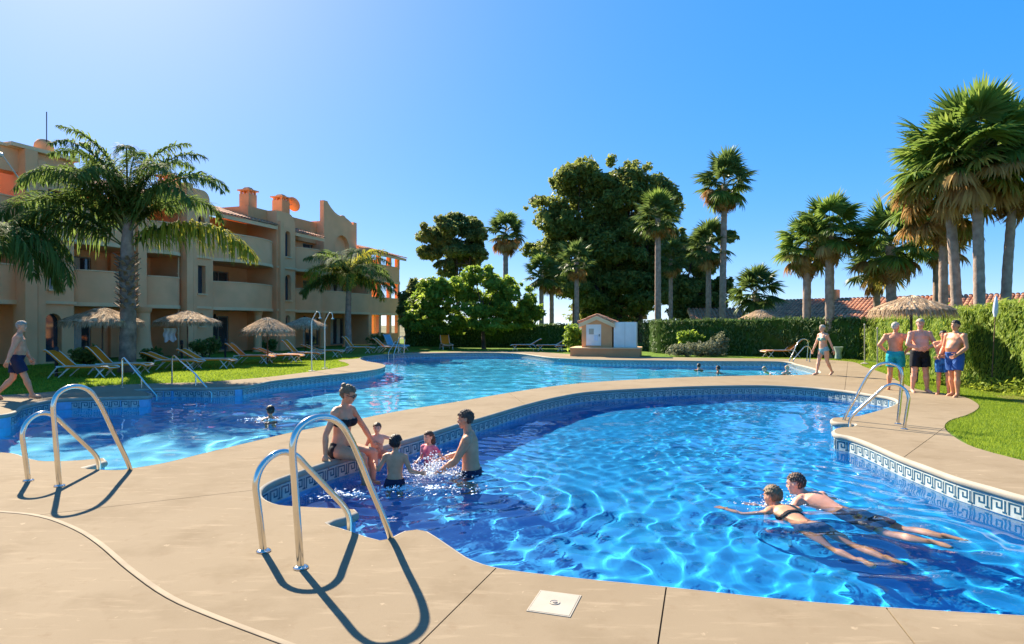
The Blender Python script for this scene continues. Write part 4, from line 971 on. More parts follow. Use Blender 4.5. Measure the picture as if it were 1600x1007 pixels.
# hedges -------------------------------------------------------------------------
def hedge(path, hs, thick, label, leafm, dens, size, seed, tall=1.7, group='hedges round the garden'):
    """clipped hedge along a ground path: rough inner body plus sprays over every face"""
    r = np.random.default_rng(seed); P = [np.array(p, float) for p in path]; base = P[0]
    mb = MB(); V0, F0 = [], []; segs = []
    pts = []
    for i in range(len(P) - 1):
        k = max(1, int(np.linalg.norm(P[i + 1] - P[i]) / .6))
        for j in range(k): pts.append((P[i] + (P[i + 1] - P[i]) * j / k, hs[i] + (hs[i + 1] - hs[i]) * j / k))
    pts.append((P[-1], hs[-1])); n = len(pts); Vs = []
    for i, (p, h) in enumerate(pts):
        a, b = pts[max(i - 1, 0)][0], pts[min(i + 1, n - 1)][0]; t = (b - a) / np.linalg.norm(b - a); nn = np.array([-t[1], t[0]]); w = thick / 2 - .10
        for (o, z) in ((-w, -.05), (-w * 1.05, h * .5), (-w * .95, h - .12), (0, h - .06), (w * .95, h - .12), (w * 1.05, h * .5), (w, -.05)):
            q = p + nn * (o + r.normal() * .04); Vs.append((q[0] - base[0], q[1] - base[1], z + (r.normal() * .03 if z > 0 else 0)))
    mb.add(Vs, [(i * 7 + j, i * 7 + j + 1, (i + 1) * 7 + j + 1, (i + 1) * 7 + j) for i in range(n - 1) for j in range(6)] + [tuple(range(6, -1, -1)), tuple((n - 1) * 7 + j for j in range(7))])
    hd = empty('hedge', (base[0], base[1], 0)); tag(hd, label, 'hedge', group)
    mb.build('inner_branches', M['hedge_core'], hd, 60)
    L = sum(np.linalg.norm(P[i + 1] - P[i]) for i in range(len(P) - 1)); N = int(L * dens); cum = r.random(N) * (n - 1); ii = cum.astype(int).clip(0, n - 2); f = cum - ii
    A = np.array([p for p, _ in pts]); Hh = np.array([h for _, h in pts]); c2 = A[ii] + (A[ii + 1] - A[ii]) * f[:, None]; hh = Hh[ii] + (Hh[ii + 1] - Hh[ii]) * f
    t = (A[ii + 1] - A[ii]); t /= np.linalg.norm(t, axis=1)[:, None]; nn = np.c_[-t[:, 1], t[:, 0]]
    face = r.random(N); side = np.where(face < .42, -1, np.where(face < .84, 1, 0)); cumd = cum * .6
    bulge_ = .07 * np.sin(cumd * 1.7) + .05 * np.sin(cumd * 4.1 + 1) + .03 * np.sin(cumd * 9)
    zz = np.where(side == 0, hh - .06 + .06 * r.normal(size=N) + .05 * np.sin(cumd * 3), r.random(N) * hh)
    off = np.where(side == 0, (r.random(N) - .5) * thick, side * (thick / 2 - .03 + bulge_ + .06 * np.sin(zz * 5 + cumd * 2) + .06 * r.normal(size=N)))
    ctr = np.c_[c2 + nn * off[:, None], zz] - np.array([base[0], base[1], 0])
    nor = np.c_[nn * side[:, None], np.where(side == 0, 1.0, .25)] + .30 * r.normal(size=(N, 3)); nor /= np.linalg.norm(nor, axis=1)[:, None]
    a = np.array([0, 0, 1.0]) + .45 * r.normal(size=(N, 3)); a -= nor * (a * nor).sum(1)[:, None]; a /= np.linalg.norm(a, axis=1)[:, None]; b = np.cross(nor, a)
    Ls = size * r.uniform(.6, 1.4, N)[:, None]; W = Ls / tall
    V = np.stack([ctr - a * Ls * .8, ctr + b * W * .5, ctr + a * Ls, ctr - b * W * .5], 1).reshape(-1, 3)
    V[:, 2] = np.maximum(V[:, 2], .0)
    link('sprays', mesh_np('sprays', V, np.arange(4 * N, dtype=np.int32).reshape(N, 4), leafm), hd)
    return hd
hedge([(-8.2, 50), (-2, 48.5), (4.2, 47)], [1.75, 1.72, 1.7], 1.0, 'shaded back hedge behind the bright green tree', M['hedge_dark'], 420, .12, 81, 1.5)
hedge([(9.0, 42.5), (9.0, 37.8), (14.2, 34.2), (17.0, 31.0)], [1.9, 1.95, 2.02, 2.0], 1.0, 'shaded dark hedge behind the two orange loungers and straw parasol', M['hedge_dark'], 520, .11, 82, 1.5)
hedge([(17.4, 30.6), (15.6, 24.2), (14.0, 20.0)], [1.98, 2.0, 2.1], 1.1, 'sunlit hedge running behind the standing bathers', M['hedge'], 1150, .10, 83, 2.2)
hedge([(13.9, 19.9), (13.3, 16.5), (12.4, 12.6), (12.2, 8)], [2.1, 2.25, 2.3, 2.3], 1.3, 'tall sunlit clipped hedge along the right edge of the lawn', M['hedge'], 2600, .085, 84, 2.4)
# ivy-like ground cover at the hedge foot
shrub('ground_cover', (12.4, 15.6, 0), [(-.3, 1.6, .1, .5, 1.0, .22), (-.25, .2, .12, .5, .9, .24), (-.3, -1.2, .1, .5, 1.0, .22), (-.1, -2.4, .1, .4, .8, .2)], 'glossy round-leaved ground cover at the foot of the tall hedge', M['hedge'], 2600, .05, 85, cat='ground cover')
mb = MB(); pr = [tuple(G(*p)[:2]) for p in [(1500, 598), (1530, 612), (1570, 622), (1640, 640), (1760, 640), (1700, 606), (1600, 598), (1540, 592)]]
mb.prism(catmull(pr, .3), -.06, -.012); tag(mb.build('soil_bed', M['soil']), 'bare dry soil strip along the hedge foot', kind='structure')

# grass blades --------------------------------------------------------------------
def grass(poly, n, h, w, seed, label, m=M['grass_blade']):
    r = np.random.default_rng(seed); P = np.array(poly); lo, hi = P.min(0), P.max(0); out = []
    while sum(len(o) for o in out) < n:
        q = lo + (hi - lo) * r.random((n * 2, 2)); q = q[inside(q, poly)]; q = q[~inside(q, DECK)]; out.append(q)
    q = np.concatenate(out)[:n]; a = r.uniform(0, 2 * np.pi, n); hh = h * r.uniform(.5, 1.3, n); d = np.c_[np.cos(a), np.sin(a)] * w * .5
    l = r.normal(size=(n, 2)) * h * .45
    V = np.zeros((n, 3, 3)); V[:, 0, :2] = q - d; V[:, 1, :2] = q + d; V[:, 2, :2] = q + l; V[:, :2, 2] = -.028; V[:, 2, 2] = -.025 + hh
    o = link('grass', mesh_np('grass', V.reshape(-1, 3), np.arange(3 * n, dtype=np.int32).reshape(n, 3), m)); tag(o, label, 'grass', kind='stuff'); return o
grass([(5.3, 6.9), (10.5, 6.5), (12.6, 10), (13, 18), (10, 17.2), (6.5, 9.2)], 150000, .035, .010, 91, 'short mown grass blades on the near right lawn')
grass([(8.5, 15), (13, 15), (15, 24), (16.5, 31), (12, 33), (8.5, 26)], 50000, .04, .018, 92, 'short grass blades along the hedge behind the bathers')
grass([(-18, 14), (-6, 17), (-4, 27), (-8, 33), (-20, 27)], 120000, .045, .022, 93, 'short grass blades on the lawn under the loungers')
# ---------------------------------------------------------------- pool ladders and handrails
def arc_path(ctrl, step=.04):
    """smooth path through (t, z) control points"""
    return catmull(ctrl, step, closed=False)
TALL = [(0, 0), (-.03, .3), (-.06, .62), (-.075, .84), (-.03, .94), (.10, 1.0), (.26, 1.0), (.40, .94), (.52, .81), (.75, .42), (.945, .085), (.985, -.02), (.99, -.2), (.99, -.95)]
SHORT = [(0, 0), (-.03, .2), (-.06, .38), (-.075, .5), (-.03, .61), (.08, .685), (.2, .70), (.33, .655), (.46, .545), (.70, .335), (.90, .15), (.945, .07), (.95, -.1), (.95, -.95)]
def rail_bits(parent, base, end, prof, r):
    b, e = Vector((base[0], base[1], 0)), Vector((end[0], end[1], 0)); d = e - b; ln = d.length; u = d.normalized()
    k = ln / .80; pts = [b + u * (t * .80 * k) + Vector((0, 0, z)) for t, z in arc_path(prof)]
    o = MB(); o.tube([p - parent.location for p in pts], r, 14); h = o.build('handrail', M['steel'], parent, 60)
    f = MB(); f.lathe([(r * 2.1, .001), (r * 2.1, .008), (r * 1.75, .016), (r * 1.1, .02)], 20, b - parent.location); f.build('base_flange', M['steel'], h, 40)
    return pts
def ladder(tall, short, label, r=.0245, group='pool ladders'):
    base = Vector((*tall[0], 0)); t = empty('pool_ladder', base); tag(t, label, 'pool ladder', group)
    rail_bits(t, tall[0], tall[1], TALL, r); rail_bits(t, short[0], short[1], SHORT, r)
    a, b = Vector((*tall[1], 0)), Vector((*short[1], 0)); u = (a - Vector((*tall[0], 0))).normalized(); a = a - u * .01; b = b - u * .03
    for z in (-.35, -.62, -.9):
        m = MB(); c = (a + b) / 2 - base; d = b - a; m.box((c.x, c.y, z), (d.length, .09, .03), math.atan2(d.y, d.x)); m.build('step', M['steel'], t)
    return t
ladder(((-1.433, 4.342), (-.934, 4.97)), ((-1.809, 4.66), (-1.31, 5.288)), 'large steel pool ladder nearest the camera, by the splashing family')
ladder(((-4.63, 6.548), (-4.34, 7.30)), ((-5.115, 6.77), (-4.78, 7.46)), 'steel pool ladder at the near left bank of the larger pool')
ladder(((6.42, 10.65), (5.74, 11.1)), ((6.20, 10.12), (5.53, 10.57)), 'steel pool ladder on the right bank in front of the four standing bathers')
ladder(((13.5, 29.3), (12.55, 29.0)), ((13.3, 28.6), (12.4, 28.3)), 'small distant pool ladder beside the orange lounger at the far right corner', .022)
ladder((tuple(G(631, 553)[:2]), tuple(at(615, 35.6)[:2])), (tuple(G(622, 552.6)[:2]), tuple(at(606, 35.6)[:2])), 'small distant pool ladder in front of the blue upright lounger', .022)
def step_rail(base, mid, end, zt, zm, ze, label):
    t = empty('step_handrail', (base[0], base[1], 0)); tag(t, label, 'handrail', 'handrails of the entry steps'); o = Vector((base[0], base[1], 0))
    B, Mi, E = Vector((*base, 0)) - o, Vector((*mid, 0)) - o, Vector((*end, 0)) - o; r = .021; up = Vector((0, 0, 1))
    m = MB(); path = [B, B + up * (zt - .08), B.lerp(Mi, .02) + up * (zt - .02), B.lerp(Mi, .10) + up * zt, Mi + up * zm, Mi.lerp(E, .15) + up * (zm - .08)]
    m.tube(path, r, 10); m.tube([Mi.lerp(E, .15) + up * (zm - .08), E + up * ze, E + up * (ze - .3)], r, 10); m.build('top_rail', M['steel'], t, 60)
    m = MB(); m.tube([Mi + up * -.3, Mi + up * (zm - .01)], r * .95, 10); m.build('post', M['steel'], t, 60)
    m = MB(); m.lathe([(.05, .001), (.05, .01), (.025, .018)], 16); m.build('base_flange', M['steel'], t, 40)
step_rail((-10.2, 16.75), (-9.65, 16.67), (-9.16, 16.5), .79, .26, -.18, 'left steel handrail of the entry steps, nearer the walking man')
step_rail((-9.43, 17.75), (-8.45, 17.1), (-7.88, 16.8), .80, .33, -.15, 'right steel handrail of the entry steps, with a stepped lower rail')
# garden showers
def shower(px, py, zt, label):
    b = G(px, py); t = empty('garden_shower', b); tag(t, label, 'shower', 'garden showers')
    m = MB(); m.tube([(0, 0, 0), (0, 0, zt - .38)], .019, 10); m.build('pole', M['steel_white'], t, 60)
    m = MB(); m.tube([(0, 0, zt - .39), (.02, 0, zt - .30), (.13, 0, zt - .08), (.19, 0, zt), (.25, 0, zt - .01), (.29, 0, zt - .08), (.30, 0, zt - .2)], .014, 10); a = m.build('shower_arm', M['steel_white'], t, 60)
    m = MB(); m.lathe([(.02, 0), (.05, -.03), (.055, -.05)], 12, (.30, 0, zt - .2)); m.build('shower_head', M['steel_white'], a, 40)
    m = MB(); m.lathe([(.12, .0), (.12, .012), (.03, .02)], 16); m.build('base_plate', M['plate'], t, 40)
shower(487, 580, 2.13, 'left white garden shower on the lawn with a bent arm'); shower(507.5, 576, 2.12, 'right white garden shower on the lawn with a bent arm')
def pale_pole(px, py, zt, label):
    b = G(px, py); t = empty('slim_pole', b); tag(t, label, 'pole', 'slim pale poles')
    m = MB(); m.tube([(0, 0, 0), (0, 0, zt)], .022, 8); m.build('shaft', M['plate'], t, 60)
    m = MB(); m.lathe([(.16, .0), (.16, .03), (.04, .06)], 16); m.build('base_plate', M['plate'], t, 40)
    m = MB(); m.ell((0, 0, zt + .03), (.04, .04, .05), 10); m.build('finial', M['plate'], t, 60)
pale_pole(1351, 569, 1.62, 'slim pale pole before the sunlit hedge, nearer the walking woman'); pale_pole(1371, 573, 1.48, 'slim pale pole before the sunlit hedge, nearer the men')
# skimmer lid
q = [G(845, 924), G(907, 932), G(890, 964.5), G(824, 955)]; c = sum(q, Vector()) / 4; lid = empty('skimmer_lid', c); tag(lid, 'square cream plastic skimmer cover set into the near deck', 'cover')
def scale_quad(s_, z): return [((p - c).x * s_, (p - c).y * s_, z) for p in q]
m = MB(); a_, b_ = scale_quad(1.04, .004), scale_quad(.985, .004); m.add(a_ + b_ + scale_quad(1.04, -.01) + scale_quad(.985, -.004), [(i, (i + 1) % 4, 4 + (i + 1) % 4, 4 + i) for i in range(4)] + [(4 + i, 4 + (i + 1) % 4, 12 + (i + 1) % 4, 12 + i) for i in range(4)] + [((i + 1) % 4, i, 8 + i, 8 + (i + 1) % 4) for i in range(4)])
m.build('rim', M['plate'], lid)
m = MB(); m.prism([p[:2] for p in scale_quad(.965, 0)], -.02, .005); pl = m.build('plate', M['plate'], lid)
m = MB(); m.lathe([(.032, .0055), (.032, .009), (.027, .0095), (.025, .007), (.016, .007)], 20); m.build('lock_ring', M['plate'], pl, 40)
m = MB(); m.lathe([(.014, .0075), (.014, .012), (.004, .013)], 10, (.002, 0, 0)); m.build('lock', M['frame'], pl, 40)

# ---------------------------------------------------------------- straw parasols
def parasol(loc, zt, zr, rad, label, seed, thick=.028, polem='wood', fringe=.22, cap=.34):
    r = random.Random(seed); t = empty('straw_parasol', loc); tag(t, label, 'parasol', 'straw parasols')
    m = MB(); m.tube([(0, 0, -.05), (0, 0, zt - .12)], thick, 10); m.build('pole', M[polem], t, 60)
    n = 64; prof = [(1.0, zr), (.86, zr + (zt - zr) * .22), (.62, zr + (zt - zr) * .48), (.40, zr + (zt - zr) * .66), (cap, zr + (zt - zr) * .73), (cap * .62, zr + (zt - zr) * .90), (.0, zt)]
    V, Fc = [], []
    for k, (a, z) in enumerate(prof):
        for j in range(n):
            an = 2 * math.pi * j / n; w = 1 + (.035 * r.uniform(-1, 1) if a > .5 else .02 * r.uniform(-1, 1)); V.append((rad * a * w * math.cos(an), rad * a * w * math.sin(an), z + r.uniform(-.02, .02)))
    for k in range(len(prof) - 1):
        for j in range(n): Fc.append((k * n + j, k * n + (j + 1) % n, (k + 1) * n + (j + 1) % n, (k + 1) * n + j))
    Vi = [(x * .96, y * .96, z - .05) for x, y, z in V]; o = len(V); Fi = [tuple(o + i for i in f[::-1]) for f in Fc]
    m = MB(); m.add(V + Vi, Fc + Fi + [(o + j, o + (j + 1) % n, (j + 1) % n, j) for j in range(n)]); th = m.build('thatch', M['thatch'], t)
    Vv, Q = [], []
    for (cnt, a0, a1, L, zoff) in ((900, .93, 1.02, fringe, .0), (700, .25, .95, .34, .02), (160, cap * .85, cap * 1.05, .2, .01)):
        for _ in range(cnt):
            an = r.uniform(0, 6.283); a = r.uniform(a0, a1); z = np.interp(a, [p[0] for p in prof[::-1]], [p[1] for p in prof[::-1]]) + zoff
            rim_ = a > .92 or cnt == 160; dr = np.array((math.cos(an), math.sin(an), 0)); tn = np.array((-math.sin(an), math.cos(an), 0))
            d = dr * (.45 if rim_ else 1.0) + np.array((0, 0, -1.0 if rim_ else -.5)) + tn * r.uniform(-.25, .25) + np.array((0, 0, .12 * r.random())); d /= np.linalg.norm(d)
            ribbon(Vv, Q, np.array((rad * a * math.cos(an), rad * a * math.sin(an), z)), d, tn, L * r.uniform(.5, 1.3), .022, .2, 2, (1, .8, .2))
    link('fringe', mesh_np('fringe', np.array(Vv), np.array(Q), M['straw']), th)
    for k in range(8):
        an = 2 * math.pi * k / 8 + .2; mm = MB(); mm.tube([(0, 0, zt - .14), (rad * .93 * math.cos(an), rad * .93 * math.sin(an), zr - .02)], .014, 6); mm.build('rib', M['wood'], t)
    return t
parasol(at(160, 22.8, 0), zof(481, 22.8), zof(503, 22.8), 1.26, 'wide grey straw parasol beside the big feather palm trunk', 1)
parasol(at(293, 26, 0), zof(486, 26), zof(503, 26), 1.22, 'straw parasol by the flared column, with a pale towel hung under it', 2)
parasol(at(418, 27.5, 0), zof(496, 27.5), zof(518, 27.5), 1.06, 'lit straw parasol in the middle of the lounger row', 3)
parasol(at(477, 33, 0), zof(496, 33), zof(509, 33), 1.02, 'straw parasol behind the two garden showers', 4)
parasol(at(1188, 36, 0), zof(484, 36), zof(500, 36), 1.18, 'straw parasol between the two orange loungers before the shaded hedge', 5, polem='plate')
parasol(at(1424, 18.4, 0), zof(462, 18.4), zof(485, 18.4), 1.05, 'large straw parasol on a black pole over the standing bathers', 6, .035, 'black', fringe=.24, cap=.30)
# round counter on the black pole
t = empty('pole_table', at(1424, 18.4, 0)); tag(t, 'small grey round table fixed round the black parasol pole', 'table')
m = MB(); m.lathe([(.04, .79), (.42, .80), (.43, .82), (.42, .84), (.04, .84)], 24); m.build('table_top', M['plate'], t, 40)
for k in range(3):
    an = k * 2.094 + .4; m = MB(); m.tube([(.30 * math.cos(an), .30 * math.sin(an), .79), (.22 * math.cos(an), .22 * math.sin(an), .0)], .035, 8); m.build('leg', M['navy_metal'], t, 60)
# hanging towel under the second parasol
V, Fc = [], []; nx, nz = 14, 10
for j in range(nz):
    for i in range(nx): V.append((i / (nx - 1) * .5 - .25 + .03 * math.sin(j), .035 * math.sin(i * 1.3 + j * .25) * (j / nz + .2), -.52 * j / (nz - 1) - (.06 * math.sin(i * .8) if j == nz - 1 else 0)))
for j in range(nz - 1):
    for i in range(nx - 1): Fc.append((j * nx + i, j * nx + i + 1, (j + 1) * nx + i + 1, (j + 1) * nx + i))
o = len(V); V += [(x, y + .012, z) for x, y, z in V]; Fc += [tuple(o + k for k in f[::-1]) for f in Fc]
m = MB(); m.add(V, Fc); tw = m.build('hanging_towel', M['towel'], None, 180, at(265, 25.6, zof(513, 25.6))); tag(tw, 'pale blue-white towel hanging from the edge of a straw parasol', 'towel')
# folded white parasol against the hedge on the right
t = empty('folded_parasol', at(1549, 16.4, 0), 0); tag(t, 'folded white parasol poking up beside the tall sunlit hedge', 'parasol'); t.rotation_euler = (0, R(3), 0)
m = MB(); m.tube([(0, 0, -.05), (0, 0, 2.38)], .012, 8); m.build('pole', M['wood'], t, 60)
m = MB(); m.lathe([(.03, 1.86), (.06, 1.98), (.055, 2.15), (.03, 2.34), (.0, 2.42)], 12, cap=False); m.build('canopy', M['towel'], t, 60)
# pot by the hedge and bollard lights
def pot(loc, label):
    t = empty('litter_pot', loc); tag(t, label, 'pot'); m = MB(); m.lathe([(.10, 0), (.16, .05), (.13, .30), (.20, .55), (.22, .60), (.19, .61), (.11, .35)], 16); m.build('body', M['pvc'], t, 40)
    m = MB(); m.lathe([(.15, .0), (.15, .02)], 14, (0, 0, .5)); m.build('liner', M['black'], t)
pot(at(1310, 30.5, 0), 'grey-green flared pot beside the walking woman')
def bollard(px, Y, h, label):
    t = empty('bollard_light', at(px, Y, 0)); tag(t, label, 'bollard light', 'black bollard lights'); m = MB(); m.lathe([(.07, 0), (.07, .02), (.045, .04), (.045, h - .22), (.05, h - .2)], 12); m.build('post', M['black'], t, 40)
    m = MB(); m.lathe([(.06, h - .19), (.07, h - .05), (.04, h), (0, h + .01)], 12, cap=False); m.build('lamp_head', M['black'], t, 40)
bollard(284, 27, 1.0, 'black bollard light left of the second straw parasol pole'); bollard(352, 30, 1.0, 'black bollard light between the second and third straw parasols'); bollard(88, 20.5, .95, 'black bollard light behind the nearest orange lounger')

# ---------------------------------------------------------------- sun loungers
def sheet(profile, w, th):
    """bent sling: profile of (x, z) swept across the width, with thickness and a slight sag"""
    V, Fc = [], []; n = len(profile); ys = [-w / 2, -w / 4, 0, w / 4, w / 2]; sag = [0, -.012, -.018, -.012, 0]
    for dz in (0, -th):
        for x, z in profile:
            for y, s_ in zip(ys, sag): V.append((x, y, z + dz + s_))
    k = 5; o = n * k
    for i in range(n - 1):
        for j in range(k - 1):
            f = (i * k + j, (i + 1) * k + j, (i + 1) * k + j + 1, i * k + j + 1); Fc.append(f); Fc.append(tuple(o + q for q in f[::-1]))
        Fc.append(((i + 1) * k, i * k, o + i * k, o + (i + 1) * k)); Fc.append((i * k + 4, (i + 1) * k + 4, o + (i + 1) * k + 4, o + i * k + 4))
    for i in (0, n - 1):
        for j in range(k - 1): Fc.append((i * k + j, i * k + j + 1, o + i * k + j + 1, o + i * k + j) if i == 0 else (i * k + j + 1, i * k + j, o + i * k + j, o + i * k + j + 1))
    m = MB(); m.add(V, Fc); return m
def lounger(back_deg, slingm='sling'):
    t = empty('sun_lounger'); hz, hx = .37, -.28; a = R(back_deg); L = .80
    seat = [(1.0, .33), (.85, .365), (.5, .375), (.1, .37), (hx, hz)]; sheet(seat, .70, .055).build('seat_sling', M[slingm], t, 60)
    bk = [(hx - .01, hz + .005), (hx - .3 * math.cos(a), hz + .3 * math.sin(a) - .01), (hx - .6 * math.cos(a), hz + .6 * math.sin(a)), (hx - (L - .03) * math.cos(a) - .02, hz + (L - .03) * math.sin(a) - (.0 if back_deg > 20 else .03)), (hx - L * math.cos(a) - .05, hz + L * math.sin(a) - .03)]
    sheet(bk, .66, .042).build('back_sling', M[slingm], t, 60)
    for s_ in (-1, 1):
        y = s_ * .315; m = MB(); m.tube([(1.02, y, .31), (.95, y, .35), (.5, y, .36), (hx, y, hz - .01), (-.55, y, hz - .01)], .02, 8, flat=1.25); m.build('side_rail', M['steel_white'], t, 60)
        m = MB(); m.tube([(x, y * .93, z + .004) for x, z in bk], .016, 8); m.build('back_rail', M['steel_white'], t, 60)
        m = MB(); m.tube([(-.02, y * 1.06, .38), (-.35, y * 1.06, .375), (-.52, y * 1.06, .33), (-.66, y * 1.06, .16), (-.78, y * 1.06, .0)], [.022, .026, .03, .032, .028], 8, flat=.7); m.build('rear_leg', M['steel_white'], t, 60)
        m = MB(); m.tube([(-.50, y, .01), (-.30, y, .2), (-.12, y, .35)], .018, 8); m.build('brace', M['steel_white'], t, 60)
        m = MB(); m.tube([(.60, y * 1.05, .35), (.74, y * 1.05, .17), (.88, y * 1.05, .0)], [.024, .026, .024], 8, flat=.75); m.build('front_leg', M['steel_white'], t, 60)
        m = MB(); m.tube([(.90, y * .98, .34), (.74, y * .98, .17), (.58, y * .98, .0)], .019, 8); m.build('front_leg', M['steel_white'], t, 60)
    m = MB(); m.tube([(1.02, -.315, .31), (1.03, 0, .305), (1.02, .315, .31)], .018, 8); m.tube([(-.66, -.33, .16), (-.66, .33, .16)], .015, 8); m.build('crossbar', M['steel_white'], t, 60)
    return t
proto = {}
def put_lounger(px, py, rz, back, label, slingm='sling'):
    key = (back, slingm); g = G(px, py)
    if key in proto: t = copy_tree(proto[key])
    else: t = lounger(back, slingm); proto[key] = t
    t.location = (g.x, g.y, -.02); t.rotation_euler = (0, 0, R(rz)); tag(t, label, 'sun lounger', 'sun loungers on the lawn')
put_lounger(126, 589, 6, 42, 'orange lounger nearest the walking man')
put_lounger(184, 584, 8, 48, 'orange lounger with steep back behind the nearest one')
put_lounger(272, 577, 2, 22, 'low-backed orange lounger behind the left step handrail')
put_lounger(324, 575, 3, 30, 'orange lounger behind the right step handrail and parasol pole')
put_lounger(390, 568, 0, 42, 'orange lounger left of the lit straw parasol')
put_lounger(437, 566, 0, 22, 'low-backed orange lounger right of the lit straw parasol, half behind others')
put_lounger(471, 562, -3, 48, 'steep-backed orange lounger just left of the garden showers')
put_lounger(505, 558, -3, 22, 'low-backed orange lounger behind the two garden showers')
put_lounger(558, 551.5, -4, 52, 'orange lounger under the smaller feather palm')
put_lounger(607, 551, -6, 42, 'orange lounger beside the blue upright one')
put_lounger(616, 547.5, -30, 62, 'blue upright lounger near the open corner loggia', 'sling_blue')
put_lounger(697, 545.5, -75, 52, 'orange lounger seen end-on before the trunk of the bright green tree')
put_lounger(822, 547, 180, 30, 'leftmost of the three low loungers before the pump house')
put_lounger(862, 547.5, 178, 30, 'middle of the three low loungers before the pump house')
put_lounger(893, 548.5, 176, 22, 'lounger of the three partly hidden by the pump house plinth')
put_lounger(1147, 554, 182, 42, 'orange lounger left of the straw parasol before the shaded hedge')
put_lounger(1222, 558, 184, 42, 'orange lounger behind the small distant pool ladder')
# ---------------------------------------------------------------- people
def skin_mat(name, c, c2):
    m = mat(name, c, .48, .1, 9, .12, 120, spec=.35, col2=c2, stain=.35, stain_scale=4, stain_col=tuple(x * y for x, y in zip(c, (1.0, .86, .8))))
    b = m.node_tree.nodes['Principled BSDF']; b.inputs['Subsurface Weight'].default_value = .08; b.inputs['Subsurface Radius'].default_value = (.02, .008, .004); return m
SK = {'tan': skin_mat('tanned_skin', (.66, .31, .17), (.56, .24, .12)), 'pink': skin_mat('sunburnt_skin', (.76, .39, .26), (.68, .30, .18)), 'fair': skin_mat('fair_skin', (.73, .42, .27), (.65, .33, .20)), 'brown': skin_mat('brown_skin', (.50, .23, .12), (.42, .17, .09)), 'pale': skin_mat('pale_skin', (.74, .52, .40), (.66, .43, .32))}
def cloth(name, c, c2=None): return mat(name, c, .75, .2, 12, .15, 160, spec=.25, col2=c2)
CL = {'navy': cloth('navy_cloth', (.012, .018, .05)), 'black': cloth('black_cloth', (.012, .012, .016)), 'teal': cloth('teal_cloth', (.01, .34, .38)), 'blue': cloth('blue_cloth', (.03, .10, .32)), 'pattern': cloth('blue_patterned_cloth', (.05, .25, .55), (.01, .05, .2)),
      'pink': cloth('pink_patterned_cloth', (.68, .10, .16), (.75, .28, .30)), 'coral': cloth('coral_cloth', (.75, .30, .20)), 'green': cloth('sage_green_cloth', (.14, .33, .28), (.28, .42, .33)), 'bluegreen': cloth('blue_green_cloth', (.16, .36, .42), (.30, .50, .48)), 'dnavy': cloth('dark_patterned_cloth', (.02, .03, .08), (.08, .10, .18)),
      'cap': cloth('beige_cap_cloth', (.45, .36, .26)), 'lime': cloth('lime_cloth', (.45, .55, .10))}
HR = {'grey': mat('grey_hair', (.33, .28, .22), .7, .3, 30, .4, 150), 'dark': mat('dark_hair', (.018, .012, .009), .5, .3, 30, .4, 150), 'brown': mat('brown_hair', (.10, .055, .03), .55, .35, 30, .4, 150), 'blond': mat('blond_hair', (.42, .29, .15), .55, .3, 30, .4, 150), 'white': mat('white_hair', (.52, .46, .36), .65, .2, 30, .4, 150), 'darkblond': mat('dark_blond_hair', (.20, .13, .065), .55, .35, 30, .4, 150), 'short': mat('short_brown_hair', (.085, .052, .035), .7, .35, 40, .4, 150)}
M_eye = mat('eye_dark', (.02, .015, .012), .2, .2, 10); M_lip = mat('lips', (.40, .14, .11), .5, .1, 10); M_eyew = mat('eye_white', (.75, .72, .68), .3, .05, 10)
M_lens = mat('dark_lens', (.01, .01, .012), .08, .1, 4, spec=.8)

def V3(*a): return Vector(a)
def frame(up, fwd):
    u = up.normalized(); f = (fwd - u * fwd.dot(u)).normalized(); r = f.cross(u); return r, f, u      # right, forward, up
def ik(a, c, l1, l2, hint):
    d = c - a; L = d.length
    if L > (l1 + l2) * .999: c = a + d.normalized() * (l1 + l2) * .999; d = c - a; L = d.length
    x = (l1 * l1 - l2 * l2 + L * L) / (2 * L); h = math.sqrt(max(l1 * l1 - x * x, 0)); u = d.normalized()
    p = hint - u * hint.dot(u); p = p.normalized() if p.length > 1e-5 else u.orthogonal().normalized()
    return a + u * x + p * h, c

